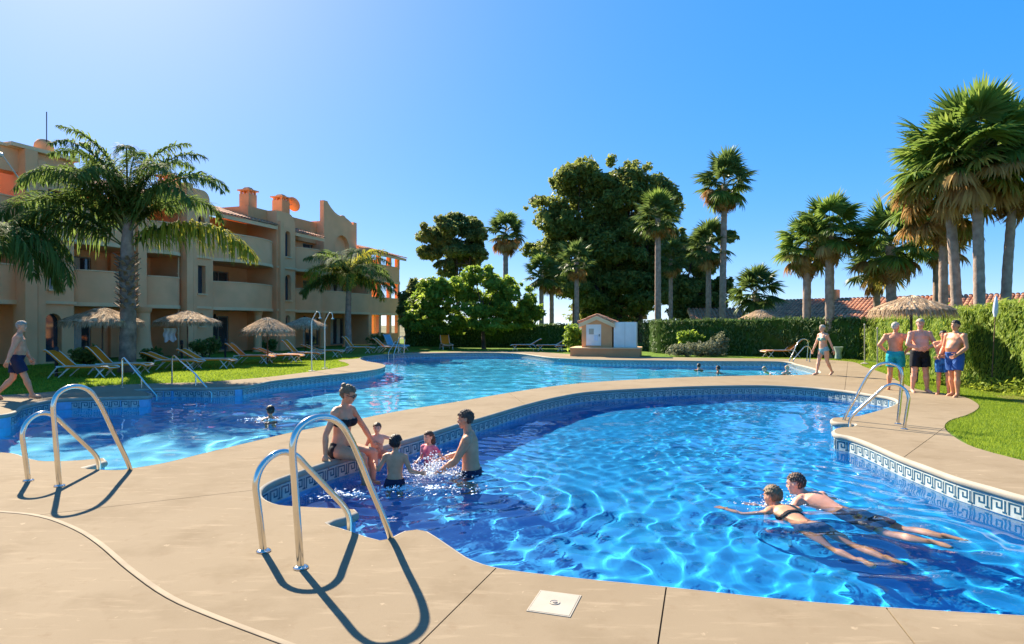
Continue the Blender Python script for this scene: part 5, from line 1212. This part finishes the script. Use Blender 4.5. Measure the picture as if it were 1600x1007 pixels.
def person(loc, yaw, Ht, label, skin, pose, hair=None, clothes=(), build=1.0, belly=0.0, female=False, child=False, voxel=.0105, glasses=False, cap=False, bun=False, group=None, hair_long=0, hair_thick=.0075):
    """one continuous body grown round a posed skeleton. Local axes: x right, y forward, z up; pose gives points in units of body height"""
    t = empty('person', loc, R(yaw)); tag(t, label, 'person', group); S = Ht; P = pose
    v = lambda q: Vector(q) * S
    ch = 1.22 if child else 1.0
    pel = v(P['pelvis']); up = Vector(P.get('up', (0, .03, 1))).normalized(); fwd = Vector(P.get('fwd', (0, 1, 0))); rt, fw, up = frame(up, fwd)
    prt, pfw, pup = frame(Vector(P.get('pelvis_up', tuple(up))), Vector(P.get('pelvis_fwd', tuple(fw))))
    tor = (.30 if not child else .29) * S; neckb = pel + up * tor; chest = pel + up * tor * .68
    sw = (.108 if not female else .097) * (build ** .5) * S * (.95 if child else 1); hw = (.052 if not female else .055) * S
    hup = Vector(P.get('head_up', tuple(up))); hfw = Vector(P.get('head_fwd', tuple(fw))); hr, hf, hu = frame(hup, hfw)
    head_c = neckb + up * .045 * S * (.9 if child else 1) + hu * .062 * S * ch + hf * .012 * S
    b = MB(); caps = []                                                      # caps: bones used later to find clothes
    def seg(p0, p1, r0, r1, name, n=10, mids=()):
        pts = [p0] + [p0.lerp(p1, m_) for m_, _ in mids] + [p1]; rs = [r0] + [r for _, r in mids] + [r1]
        d = (p1 - p0).normalized(); b.tube([pts[0] - d * r0 * .7] + pts + [pts[-1] + d * r1 * .7], [r0 * .6] + rs + [r1 * .6], n); caps.append((name, p0, p1, r0, r1))
    # torso: stacked ellipses
    bl = build; prof = [(-.055, .052, .050, 0), (-.03, .080, .062, 0), (.0, .093 if not female else .098, .068, 0), (.05, .086 if not female else .083, .064 + belly * .5, belly * .5), (.10, .078 if not female else .068, .058 + belly, belly), (.155, .083 if not female else .072, .060 + belly * .6, belly * .6),
                        (.20, .093 if not female else .082, .066, .004), (.245, .098 if not female else .084, .062, 0), (.278, .080, .048, -.004), (.300, .045, .036, -.004), (.318, .034, .034, 0)]
    ring = []; nn = 20
    for (h, rx, ry, fy) in prof:
        tt = min(1, max(0, (h) / .12)); U, X, Y_ = pup.lerp(up, tt), prt.lerp(rt, tt), pfw.lerp(fw, tt)
        c = pel + (pup * h if h <= 0 else up * h) * S + fw * fy * S
        for j in range(nn):
            a = 2 * math.pi * j / nn; ring.append(c + X * (math.cos(a) * rx * bl * S) + Y_ * (math.sin(a) * ry * bl * S))
    k = len(prof); b.add(ring, [(i * nn + j, i * nn + (j + 1) % nn, (i + 1) * nn + (j + 1) % nn, (i + 1) * nn + j) for i in range(k - 1) for j in range(nn)] + [tuple(range(nn - 1, -1, -1)), tuple((k - 1) * nn + j for j in range(nn))])
    caps.append(('torso', pel - pup * .05 * S, neckb, .075 * S * bl, .06 * S))
    Mt = Matrix((rt, fw, up)).transposed()
    for s_ in (-1, 1):
        b.ell(pel + prt * s_ * .045 * S - pfw * .026 * S - pup * .022 * S, (.046 * S * bl, .046 * S * bl, .052 * S), 12)
        if female: b.ell(chest + rt * s_ * .043 * S + fw * .055 * S + up * .0 * S, (.036 * S, .032 * S, .034 * S), 12)
        elif not child: b.ell(chest + rt * s_ * .045 * S + fw * .045 * S + up * .022 * S, (.046 * S * bl, .022 * S, .034 * S), 12, M=Mt)
        b.ell(neckb + rt * s_ * .055 * S - up * .012 * S - fw * .006 * S, (.066 * S, .034 * S, .030 * S), 10, M=Mt)     # trapezius
    # neck and head
    seg(neckb - up * .02 * S, head_c - hu * .035 * S - hf * .006 * S, .034 * S * (.9 if female or child else 1), .031 * S * (.88 if female or child else 1), 'neck')
    Mh = Matrix((hr, hf, hu)).transposed(); hs_ = S * ch
    def H_(x, y, z): return head_c + (hr * x + hf * y + hu * z) * hs_
    b.ell(H_(0, -.006, .014), (.045 * hs_, .055 * hs_, .052 * hs_), 18, M=Mh); b.ell(H_(0, .012, -.022), (.037 * hs_, .040 * hs_, .045 * hs_), 16, M=Mh)
    b.ell(H_(0, .036, -.052), (.018 * hs_, .014 * hs_, .013 * hs_), 10, M=Mh)           # chin
    b.ell(H_(0, .052, -.012), (.008 * hs_, .012 * hs_, .013 * hs_), 10, M=Mh); b.ell(H_(0, .047, .002), (.006 * hs_, .008 * hs_, .016 * hs_), 8, M=Mh)   # nose
    b.ell(H_(0, .043, .015), (.030 * hs_, .009 * hs_, .006 * hs_), 10, M=Mh); b.ell(H_(0, .046, -.034), (.014 * hs_, .007 * hs_, .008 * hs_), 8, M=Mh)
    for s_ in (-1, 1): b.ell(H_(s_ * .046, -.004, -.004), (.006 * hs_, .012 * hs_, .017 * hs_), 8, M=Mh); b.ell(H_(s_ * .026, .032, -.012), (.013 * hs_, .012 * hs_, .012 * hs_), 8, M=Mh)
    caps.append(('head', H_(0, 0, -.035), H_(0, 0, .03), .044 * hs_, .046 * hs_))
    # limbs
    hands = []
    for s_, L in ((-1, 'l'), (1, 'r')):
        sh = neckb + rt * s_ * sw - up * .030 * S
        if 'sh_' + L in P: sh = sh + v(P['sh_' + L])
        ua, fa = .165 * S * (.93 if child else 1), .148 * S * (.93 if child else 1)
        el, wr = ik(sh, v(P['wrist_' + L]), ua, fa, Vector(P.get('elbow_' + L, (s_ * .3, -1, -.2))))
        rr = (.036, .030, .0255, .0265, .0168) if not (female or child) else (.031, .025, .0215, .0225, .0145)
        rr = [x * S * (bl ** .6) for x in rr]
        b.ell(sh + rt * s_ * .006 * S, (rr[0] * 1.02,) * 3, 12); seg(sh, el, rr[0], rr[2], 'uarm_' + L, mids=((.4, rr[1] * 1.06),)); seg(el, wr, rr[2] * .98, rr[4], 'farm_' + L, mids=((.28, rr[3] * 1.04),))
        hands.append((s_, el, wr, Vector(P.get('palm_' + L, (-s_, 0, 0))), P.get('curl_' + L, .35)))
        hip = pel + prt * s_ * hw - pup * .012 * S; th_, sk = .242 * S, .236 * S
        if child: th_, sk = .225 * S, .215 * S
        kn, an = ik(hip, v(P['ankle_' + L]), th_, sk, Vector(P.get('knee_' + L, (0, 1, 0))))
        q = (.054, .047, .034, .037, .0215) if not (female) else (.058, .049, .0345, .036, .020); q = [x * S * (bl ** .6) * (.9 if child else 1) for x in q]
        seg(hip, kn, q[0], q[2], 'thigh_' + L, 12, mids=((.35, q[1] * 1.05), (.75, q[2] * 1.12)))
        back = -(an - kn).normalized().cross((kn - hip).normalized().cross((an - kn).normalized())) if (an - kn).length > 0 else fw
        seg(kn, an, q[2] * .95, q[4], 'shank_' + L, 12, mids=((.12, q[2] * .92), (.30, q[3] * 1.02), (.7, q[4] * 1.2)))
        fd = Vector(P.get('foot_' + L, (s_ * .12, 1, -.35))).normalized(); dn = Vector(P.get('sole_' + L, (0, 0, -1))); dn = (dn - fd * dn.dot(fd)).normalized()
        heel = an + dn * .020 * S - fd * .022 * S; toe = an + dn * .026 * S + fd * .092 * S; ball = an + dn * .022 * S + fd * .065 * S
        sd = fd.cross(dn)
        b.tube([heel - fd * .012 * S, heel, heel.lerp(ball, .5), ball, toe, toe + fd * .012 * S], [.012 * S, .021 * S, .022 * S, .025 * S, .019 * S, .009 * S], 10); b.ell(an + dn * .004 * S + fd * .012 * S, (.022 * S, .022 * S, .022 * S), 8)
        caps.append(('foot_' + L, heel, toe, .02 * S, .02 * S))
    # grow one skin over all of it
    me = bpy.data.meshes.new('body'); me.from_pydata(b.v, [], b.f); tmp = bpy.data.objects.new('tmp', me); C.objects.link(tmp)
    md = tmp.modifiers.new('r', 'REMESH'); md.mode = 'VOXEL'; md.voxel_size = voxel; ms = tmp.modifiers.new('s', 'SMOOTH'); ms.factor = .5; ms.iterations = 5
    dg = bpy.context.evaluated_depsgraph_get(); bm_ = bpy.data.meshes.new_from_object(tmp.evaluated_get(dg)); C.objects.unlink(tmp); bpy.data.objects.remove(tmp)
    X = np.empty(len(bm_.vertices) * 3); bm_.vertices.foreach_get('co', X); X = X.reshape(-1, 3); Nn = np.empty(len(X) * 3); bm_.vertices.foreach_get('normal', Nn); Nn = Nn.reshape(-1, 3)
    Fv = np.empty(len(bm_.loops), np.int32); bm_.loops.foreach_get('vertex_index', Fv); Fq = Fv.reshape(-1, 4) if len(Fv) == 4 * len(bm_.polygons) else None
    body_faces = [tuple(p.vertices) for p in bm_.polygons]
    out = MB(); out.add([tuple(x) for x in X], body_faces)
    # hands: palm, four jointed fingers and a thumb
    for s_, el, wr, palm, curl in hands:
        d = (wr - el).normalized(); pn = (palm - d * palm.dot(d)); pn = pn.normalized() if pn.length > 1e-4 else d.orthogonal().normalized(); ax = d.cross(pn).normalized()
        th_side = 1 if (ax.dot(fw) + .3 * ax.dot(up)) > 0 else -1; hl = .105 * S * (.92 if child else 1)
        c0 = wr - d * .01 * S; cw = hl * .215; pv = []
        for (tt, w_, th) in ((0, .7, .20), (.25, 1.0, .20), (.5, 1.05, .17)):
            cc = c0 + d * hl * tt
            for j in range(10): a = 2 * math.pi * j / 10; pv.append(cc + ax * math.cos(a) * cw * w_ + pn * math.sin(a) * hl * th * .75)
        out.add(pv, [(i * 10 + j, i * 10 + (j + 1) % 10, (i + 1) * 10 + (j + 1) % 10, (i + 1) * 10 + j) for i in range(2) for j in range(10)] + [tuple(range(9, -1, -1)), tuple(20 + j for j in range(10))])
        for fi, (o, ln) in enumerate(((.78, .44), (.28, .50), (-.24, .47), (-.74, .37))):
            p = c0 + d * hl * .46 + ax * th_side * o * cw; dd = (d + ax * th_side * o * .16).normalized(); pts = [p]; cu = curl * (.7 + .12 * fi)
            for j, f_ in enumerate((.45, .32, .25)):
                dd = (dd * math.cos(cu * (.8 + .25 * j)) + pn * math.sin(cu * (.8 + .25 * j))).normalized(); p = p + dd * ln * hl * f_ * 1.1; pts.append(p)
            out.tube(pts, [hl * .052, hl * .05, hl * .044, hl * .032], 6)
        p = c0 + d * hl * .12 + ax * th_side * cw * .7; dd = (d * .75 + ax * th_side * .75 + pn * .25).normalized(); pts = [p]
        for f_ in (.2, .17, .14): p = p + dd * hl * f_; pts.append(p); dd = (dd + d * .25 + pn * curl * .5).normalized()
        out.tube(pts, [hl * .065, hl * .058, hl * .05, hl * .036], 6)
    body = out.build('body', SK[skin], t, 180); body.cycles.is_caustics_receiver = True
    # nearest bone per vertex
    best = np.full(len(X), 1e9); who = np.zeros(len(X), int); par = np.zeros(len(X))
    for i, (nm, p0, p1, r0, r1) in enumerate(caps):
        a, c = np.array(p0), np.array(p1); ab = c - a; tt = np.clip(((X - a) @ ab) / (ab @ ab), -.0, 1.0); dist = np.linalg.norm(X - a - tt[:, None] * ab, axis=1) - (r0 + (r1 - r0) * tt)
        w = dist < best; best[w] = dist[w]; who[w] = i; par[w] = ((X - a) @ ab / (ab @ ab))[w]
    names = [c[0] for c in caps]; is_ = lambda n: np.isin(who, [i for i, x in enumerate(names) if x.startswith(n)])
    Xp = (X - np.array(pel)); hgt = Xp @ np.array(up) / S; hgp = Xp @ np.array(pup) / S; lat = Xp @ np.array(rt) / S; frn = Xp @ np.array(fw) / S
    def shell(name, mask, off, m, parent=body, wave=.0):
        mset = mask; fs = [f for f in body_faces if all(mset[i] for i in f)]
        if not fs: return None
        ids = sorted({i for f in fs for i in f}); mp = {i: k for k, i in enumerate(ids)}; ids = np.array(ids)
        o_ = off if np.isscalar(off) else off[ids][:, None]
        w_ = wave * S * np.sin(X[ids] @ np.array([60, 47, 15]) / S)[:, None] if wave else 0
        pos = X[ids] + Nn[ids] * (o_ + w_); inn = X[ids] + Nn[ids] * (-.004 * S); n_ = len(ids); FF = [tuple(mp[i] for i in f) for f in fs]; ec = {}
        for f in FF:
            for k_ in range(len(f)):
                e = (f[k_], f[(k_ + 1) % len(f)]); ec[e] = 1
        rim_ = [e for e in ec if (e[1], e[0]) not in ec]
        g = MB(); g.add(list(map(tuple, pos)) + [tuple(inn[i]) for i in range(n_)], FF + [(b_, a_, n_ + a_, n_ + b_) for a_, b_ in rim_])
        o = g.build(name, m, parent, 180); o.cycles.is_caustics_receiver = True; return o
    for (kind, cm) in clothes:
        m = CL[cm]; tor_ = is_('torso'); th = is_('thigh')
        if kind == 'trunks': shell('swim_trunks', (tor_ & (hgp < .045)) | (th & (par < .50)) , np.where(th, .010 + .012 * np.clip(par, 0, .5), .007) * S, m, wave=.0025)
        elif kind == 'long_trunks': shell('swim_shorts', (tor_ & (hgp < .05)) | (th & (par < .72)), np.where(th, .010 + .018 * np.clip(par, 0, .7), .007) * S, m, wave=.003)
        elif kind == 'briefs': shell('bikini_bottom', (tor_ & (hgp < .012)) | (th & (par < .10)), .005 * S, m)
        elif kind == 'bra': shell('bikini_top', tor_ & (hgt > .168) & (hgt < .228) & ((frn > .02) | (hgt < .195)), .005 * S, m); 
        elif kind == 'shirt': shell('swim_shirt', (tor_ & (hgt > -.01) & (hgt < .30)) | (is_('uarm') & (par < .62)) , .007 * S, m, wave=.002)
    # hair, eyes, mouth
    Xh = X - np.array(head_c); hx, hy, hz = Xh @ np.array(hr) / hs_, Xh @ np.array(hf) / hs_, Xh @ np.array(hu) / hs_; headm = (np.linalg.norm(Xh, axis=1) < .092 * hs_) & (is_('head') | is_('neck'))
    if hair:
        line = np.where(hy > .02, .030 + .4 * np.maximum(0, .05 - np.abs(hx) - .02) * 0, np.where(hy > -.012, .012, -.034 - hair_long))
        nz = (.0022 * np.sin(X @ np.array([310., 230., 170.]) / S * .8) + .0022 * np.sin(X @ np.array([-190., 420., 90.]) / S) + .0018 * np.sin(X @ np.array([520., -140., 260.]) / S)) * hs_
        mk = headm & (hz > line) & ~((np.abs(hx) > .043) & (hz < .012) & (hy > -.02)); thick = (hair_thick if not cap else .005) * hs_
        h_ = shell('hair', mk, thick + nz, HR[hair])
        if bun: m = MB(); m.ell(H_(0, -.048, .052), (.022 * hs_, .022 * hs_, .022 * hs_), 12); m.build('hair_bun', HR[hair], body, 180)
        if hair_long > .02:
            m = MB(); m.tube([H_(0, -.045, .0), H_(0, -.058, -.04), H_(0, -.056, -.08), H_(0, -.045, -.11)], [.040 * hs_, .040 * hs_, .034 * hs_, .012 * hs_], 12); m.build('hair_back', HR[hair], body, 180)
    if cap:
        shell('sun_cap', headm & (hz > .026), .010 * hs_, CL['cap']); m = MB(); m.prism([(H_(0, 0, 0).x * 0 + x, y) for x, y in [(-.036, .03), (-.03, .06), (0, .085), (.03, .06), (.036, .03)]], .026, .031)
        vv = [H_(*q) for q in m.v]; m2 = MB(); m2.add(vv, m.f); m2.build('cap_brim', CL['cap'], body)
    for s_ in (-1, 1):
        m = MB(); m.ell(H_(s_ * .0185, .0455, .0015), (.0075 * hs_, .004 * hs_, .0042 * hs_), 8, M=Mh); e = m.build('eye', M_eyew, body, 180)
        m = MB(); m.ell(H_(s_ * .0185, .0485, .0015), (.0036 * hs_, .002 * hs_, .0036 * hs_), 8, M=Mh); m.build('iris', M_eye, body, 180)
        if hair:
            m = MB(); m.tube([H_(s_ * .009, .0525, .012), H_(s_ * .019, .0515, .0155), H_(s_ * .030, .043, .011)], [.0018 * hs_, .0026 * hs_, .0012 * hs_], 6); m.build('eyebrow', HR[hair], body)
    m = MB(); m.tube([H_(-.015, .047, -.0335), H_(0, .0535, -.0325), H_(.015, .047, -.0335)], [.0015 * hs_, .004 * hs_, .0015 * hs_], 6, flat=.9); m.build('mouth', M_lip, body)
    if glasses:
        m = MB()
        for s_ in (-1, 1): m.ell(H_(s_ * .0195, .0545, .001), (.017 * hs_, .005 * hs_, .0125 * hs_), 12, M=Mh); m.tube([H_(s_ * .036, .050, .004), H_(s_ * .047, .02, .004), H_(s_ * .047, -.01, .002)], .0022 * hs_, 5)
        m.tube([H_(-.006, .0565, .004), H_(.006, .0565, .004)], .002 * hs_, 5); m.build('sunglasses', M_lens, body, 60)
    return t

STAND = dict(pelvis=(0, 0, .535), ankle_l=(-.06, 0, .043), ankle_r=(.06, 0, .043), wrist_l=(-.175, .03, .485), wrist_r=(.175, .03, .485), foot_l=(-.2, 1, -.28), foot_r=(.2, 1, -.28))
def pz(**k): d = dict(STAND); d.update(k); return d
def yaw_to(dx, dy): return math.degrees(math.atan2(-dx, dy))

# man walking along the left bank, back to the camera
person(G(27, 624), yaw_to(.78, .55), 1.76, 'man in navy swim shorts walking barefoot along the left bank, seen from behind', 'tan',
       pz(pelvis=(0, -.01, .515), up=(0, .10, 1), ankle_r=(.045, .155, .046), ankle_l=(-.045, -.20, .085), knee_r=(.1, 1, 0), knee_l=(0, 1, .1), foot_r=(.1, 1, -.15), foot_l=(-.1, .75, -.75),
          wrist_l=(-.20, .14, .46), wrist_r=(.20, -.10, .455), elbow_l=(-.5, -1, 0), elbow_r=(.6, -1, 0), head_fwd=(.35, 1, -.22), head_up=(0, .15, 1)), 'grey', (('long_trunks', 'navy'),), build=1.12, belly=.018)
# woman walking on the far right bank
person(G(1287, 586.5), yaw_to(-.95, -.30), 1.66, 'woman in a sage bikini walking along the far right bank', 'fair',
       pz(pelvis=(0, 0, .52), up=(0, .06, 1), ankle_r=(.035, .14, .045), ankle_l=(-.035, -.17, .07), foot_l=(0, .8, -.6), foot_r=(0, 1, -.2), wrist_l=(-.17, -.09, .47), wrist_r=(.17, .11, .475), head_fwd=(.1, 1, -.35)), 'white', (('bra', 'green'), ('briefs', 'bluegreen')), female=True, build=1.05, belly=.01, hair_long=.015)
# the four standing bathers
person(G(1399, 610), yaw_to(.55, .75), 1.70, 'man in teal swim shorts with hands on hips, leftmost of the standing bathers', 'tan',
       pz(up=(0, -.02, 1), ankle_l=(-.085, 0, .043), ankle_r=(.085, .02, .043), wrist_l=(-.125, .05, .565), wrist_r=(.125, .05, .565), elbow_l=(-1, -.5, 0), elbow_r=(1, -.5, 0), head_fwd=(.5, 1, -.05), curl_l=.6, curl_r=.6), 'white', (('long_trunks', 'teal'),), build=1.15, belly=.02)
person(G(1437, 613.5), yaw_to(-.05, -1), 1.78, 'man in a pale cap and black swim shorts facing the camera, hands at his belly', 'pink',
       pz(ankle_l=(-.10, 0, .043), ankle_r=(.10, 0, .043), wrist_l=(-.055, .105, .615), wrist_r=(.06, .10, .605), elbow_l=(-1, -.3, -.1), elbow_r=(1, -.3, -.1), palm_l=(0, -1, 0), palm_r=(0, -1, 0), head_fwd=(.45, 1, -.05)), 'grey', (('long_trunks', 'black'),), build=1.2, belly=.03, cap=True)
person(G(1474, 617), yaw_to(-.65, -.85), 1.50, 'dark-haired boy in blue patterned shorts standing between two men', 'tan',
       pz(ankle_l=(-.07, .05, .043), ankle_r=(.07, -.03, .043), wrist_l=(.03, .10, .60), wrist_r=(-.05, .095, .575), elbow_l=(-1, -.2, -.2), elbow_r=(1, -.2, -.2), palm_l=(0, -1, 0), palm_r=(0, -1, 0), head_fwd=(-.2, 1, -.35)), 'dark', (('long_trunks', 'pattern'),), child=False, build=.92)
person(G(1492, 620), yaw_to(-.9, -.25), 1.74, 'dark-haired man in blue swim shorts, rightmost of the standing bathers', 'tan',
       pz(up=(0, -.05, 1), ankle_l=(-.07, .04, .043), ankle_r=(.07, -.05, .043), wrist_l=(-.12, .11, .56), wrist_r=(.13, .10, .545), elbow_l=(-.6, -1, 0), elbow_r=(.6, -1, 0), head_fwd=(-.1, 1, -.12)), 'dark', (('long_trunks', 'blue'),), build=1.15, belly=.03)
# family at the edge of the nearer pool
wseat = Vector((-2.12, 8.02, 0))
person(wseat, yaw_to(.93, -.38), 1.70, 'woman in black bikini and sunglasses sitting on the pool edge, feet in the water', 'tan',
       dict(pelvis=(0, -.02, .062), up=(0, .10, 1), pelvis_up=(0, -.12, 1), ankle_l=(-.05, .225, -.20), ankle_r=(.06, .24, -.21), knee_l=(-.1, 1, .9), knee_r=(.1, 1, .9), foot_l=(0, .8, -.6), foot_r=(0, .8, -.6), sole_l=(0, -.6, -.8), sole_r=(0, -.6, -.8),
            wrist_r=(.175, -.02, .035), elbow_r=(.6, -.8, .1), palm_r=(0, 0, -1), curl_r=.05, wrist_l=(-.215, .12, .07), elbow_l=(-.8, -.5, .2), palm_l=(.4, .6, -.3), head_fwd=(-.35, 1, -.45), head_up=(0, .35, 1)), 'darkblond', (('bra', 'black'), ('briefs', 'black')), female=True, glasses=True, bun=True, voxel=.009)
person(Vector((-1.76, 8.36, -.08)), yaw_to(.45, -.9), .86, 'toddler in coral shorts held at the pool edge beside the seated woman', 'fair',
       dict(pelvis=(0, -.03, .04), up=(0, .05, 1), ankle_l=(-.10, .24, -.10), ankle_r=(.10, .24, -.11), knee_l=(-.4, .6, 1), knee_r=(.4, .6, 1), foot_l=(0, 1, .3), foot_r=(0, 1, .3), wrist_l=(-.26, .14, .30), wrist_r=(.16, .10, .12), elbow_l=(-.5, -1, -.5), head_fwd=(.3, 1, -.25), head_up=(0, .1, 1)), 'brown', (('trunks', 'coral'),), child=True, build=1.15, voxel=.0075)
bw = G(617, 757, WZ)
person(Vector((bw.x, bw.y, WZ - .60)), yaw_to(.12, 1), 1.16, 'dark-haired boy standing waist-deep with arms spread, back to the camera', 'tan',
       pz(up=(0, .04, 1), wrist_l=(-.245, .10, .70), wrist_r=(.25, .09, .62), elbow_l=(-.4, -.3, -1), elbow_r=(.4, -.3, -1), head_fwd=(.15, 1, -.1), curl_l=.15, curl_r=.15), 'dark', (('trunks', 'navy'),), child=True, voxel=.0075)
gw = G(672, 724, WZ)
person(Vector((gw.x, gw.y, WZ - .60)), yaw_to(-.55, -.8), 1.02, 'girl in a pink swim shirt beside the man in the splashing water', 'fair',
       pz(up=(0, .05, 1), wrist_l=(-.20, .13, .62), wrist_r=(.12, .15, .60), elbow_l=(-1, -.3, -.3), head_fwd=(.1, 1, -.3)), 'brown', (('shirt', 'pink'), ('briefs', 'pink')), child=True, voxel=.0075, hair_long=.03)
mw = G(737, 738, WZ)
person(Vector((mw.x, mw.y, WZ - .97)), yaw_to(-1, .05), 1.76, 'short-haired man in navy trunks standing hip-deep and reaching to the girl', 'tan',
       pz(up=(0, .08, 1), ankle_l=(-.07, -.03, .15), ankle_r=(.07, .02, .15), wrist_r=(.115, .235, .625), wrist_l=(-.10, .22, .575), elbow_r=(.4, -.6, -1), elbow_l=(-.4, -.6, -1), palm_r=(-.2, 0, -1), palm_l=(.2, 0, -1), head_fwd=(0, 1, -.22), head_up=(0, .12, 1)), 'short', (('trunks', 'navy'),), build=1.06, voxel=.009)
# two swimmers, lying at the surface
def swim(loc, heading, Ht, label, skin, hair, clothes, **k):
    P = dict(pelvis=(0, 0, 0), up=(0, 1, .24), fwd=(0, .2, -1), pelvis_up=(0, 1, .06), pelvis_fwd=(0, 0, -1), head_up=(0, .25, 1), head_fwd=k.pop('look', (0, 1, .05)),
             ankle_l=(-.06, -.46, -.045), ankle_r=(.10, -.455, -.055), knee_l=(0, .0, -1), knee_r=(.3, 0, -1), foot_l=(-.1, -1, -.2), foot_r=(.1, -1, -.2), sole_l=(0, -.3, 1), sole_r=(0, -.3, 1),
             wrist_l=(-.10, .58, .005), wrist_r=(.10, .56, -.0), elbow_l=(-1, 0, -.1), elbow_r=(1, 0, -.1), palm_l=(0, 0, -1), palm_r=(0, 0, -1), curl_l=.08, curl_r=.08)
    P.update(k.pop('pose', {})); return person(loc, math.degrees(math.atan2(-heading[0], heading[1])), Ht, label, skin, P, hair, clothes, **k)
swim(Vector((2.86, 6.12, WZ - .125)), (-.21, 1), 1.66, 'woman in a dark bikini swimming breaststroke, nearer of the two swimmers', 'tan', 'darkblond', (('bra', 'black'), ('briefs', 'dnavy')), female=True, voxel=.009, bun=False, look=(-.45, 1, 0),
     pose=dict(wrist_l=(-.28, .45, -.01), wrist_r=(-.02, .50, -.015), elbow_l=(-1, -.2, -.2), elbow_r=(1, -.2, -.2)))
swim(Vector((3.47, 6.55, WZ - .15)), (-.62, 1), 1.76, 'balding man in dark swim shorts swimming beside the woman', 'pink', 'short', (('long_trunks', 'dnavy'),), voxel=.009, build=1.08, hair_thick=.003, look=(-.35, 1, .1),
     pose=dict(wrist_l=(-.16, .30, -.13), wrist_r=(.16, .28, -.14), up=(0, 1, .34)))
# heads in the larger pool
def bather(px, py, yaw, Ht, label, skin, hair, depth, **k):
    q = G(px, py, WZ); pose = pz(wrist_l=(-.2, .12, .66), wrist_r=(.2, .10, .64), elbow_l=(-1, -.3, -.4), elbow_r=(1, -.3, -.4), **k.pop('pose', {}))
    return person(Vector((q.x, q.y, WZ - depth)), yaw, Ht, label, skin, pose, hair, k.pop('clothes', (('trunks', 'navy'),)), **k)
bather(423, 656, yaw_to(-.6, .8), 1.25, 'dark-haired boy swimming alone in the larger pool with a little splash', 'brown', 'dark', 1.00, child=True, voxel=.01)
bather(1092, 577.5, yaw_to(.3, .9), 1.6, 'dark-haired bather up to the neck, leftmost of the four heads in the larger pool', 'tan', 'dark', 1.36, voxel=.02)
bather(1123, 581, yaw_to(-.5, .8), 1.6, 'dark-haired bather up to the neck, second of the four heads in the larger pool', 'brown', 'dark', 1.37, voxel=.02)
bather(1229, 583.5, yaw_to(.2, -.9), 1.55, 'fair-haired bather under the small distant pool ladder, up to the shoulders', 'fair', 'blond', 1.26, voxel=.018)
bather(1203, 583.5, yaw_to(-.9, .1), 1.2, 'blond child in a lime swim shirt floating in the larger pool', 'fair', 'blond', .92, voxel=.016, child=True, clothes=(('shirt', 'lime'),), pose=dict(up=(0, .45, 1)))

# ---------------------------------------------------------------- splashes
def splash(c, n, spread, zmax, label, seed, size=(.006, .018)):
    r = random.Random(seed); V, Q = [], []; ico = [(0, 0, -1), (.72, -.53, -.45), (-.28, -.85, -.45), (-.89, 0, -.45), (-.28, .85, -.45), (.72, .53, -.45), (.28, -.85, .45), (-.72, -.53, .45), (-.72, .53, .45), (.28, .85, .45), (.89, 0, .45), (0, 0, 1)]
    F_ = [(0, 2, 1), (1, 5, 0), (0, 3, 2), (0, 4, 3), (0, 5, 4), (1, 10, 5), (2, 6, 1), (3, 7, 2), (4, 8, 3), (5, 9, 4), (1, 6, 10), (2, 7, 6), (3, 8, 7), (4, 9, 8), (5, 10, 9), (6, 11, 10), (7, 11, 6), (8, 11, 7), (9, 11, 8), (10, 11, 9)]
    for _ in range(n):
        rad = abs(r.gauss(0, .45)); a = r.uniform(0, 6.28); low = r.random() < .45
        x, y = rad * math.cos(a) * spread[0], rad * math.sin(a) * spread[1]; z = r.uniform(-.004, .012) if low else abs(r.gauss(0, .42)) * zmax * max(.15, 1 - rad * .6)
        s_ = r.uniform(*size) * (1.0 if not low else 1.25); st = (1, 1, 1 if not low else .35) if not low else (1.6, 1.6, .35); o = len(V)
        for q in ico: V.append((x + q[0] * s_ * st[0], y + q[1] * s_ * st[1], z + q[2] * s_ * st[2]))
        Q += [tuple(o + i for i in f) for f in F_]
    o = link('splash', mesh_np('splash', np.array(V), np.array(Q), M['foam'], smooth=True)); o.location = c; tag(o, label, 'splash', kind='stuff')
splash(G(680, 742, WZ), 1500, (.55, .30), .30, 'white droplets splashing round the girl, boy and man', 1, (.003, .011))
splash(G(660, 765, WZ), 700, (.75, .30), .03, 'scattered foam and bubbles on the water before the boy', 2, (.004, .013))
splash(G(545, 775, WZ), 420, (.5, .28), .02, 'bright foam specks on the water beside the seated woman', 3, (.004, .013))
splash(G(418, 656, WZ), 260, (.55, .22), .06, 'small splash round the boy swimming alone', 4, (.006, .016))
splash(G(1203, 583.5, WZ), 60, (.5, .3), .06, 'tiny splash round the blond child', 5, (.01, .025))
splash(Vector((2.72, 6.75, WZ)), 150, (.45, .3), .02, 'small ripples of foam round the swimming woman', 6, (.003, .010))
splash(Vector((3.15, 7.0, WZ)), 150, (.4, .3), .02, 'small ripples of foam round the swimming man', 7, (.003, .010))
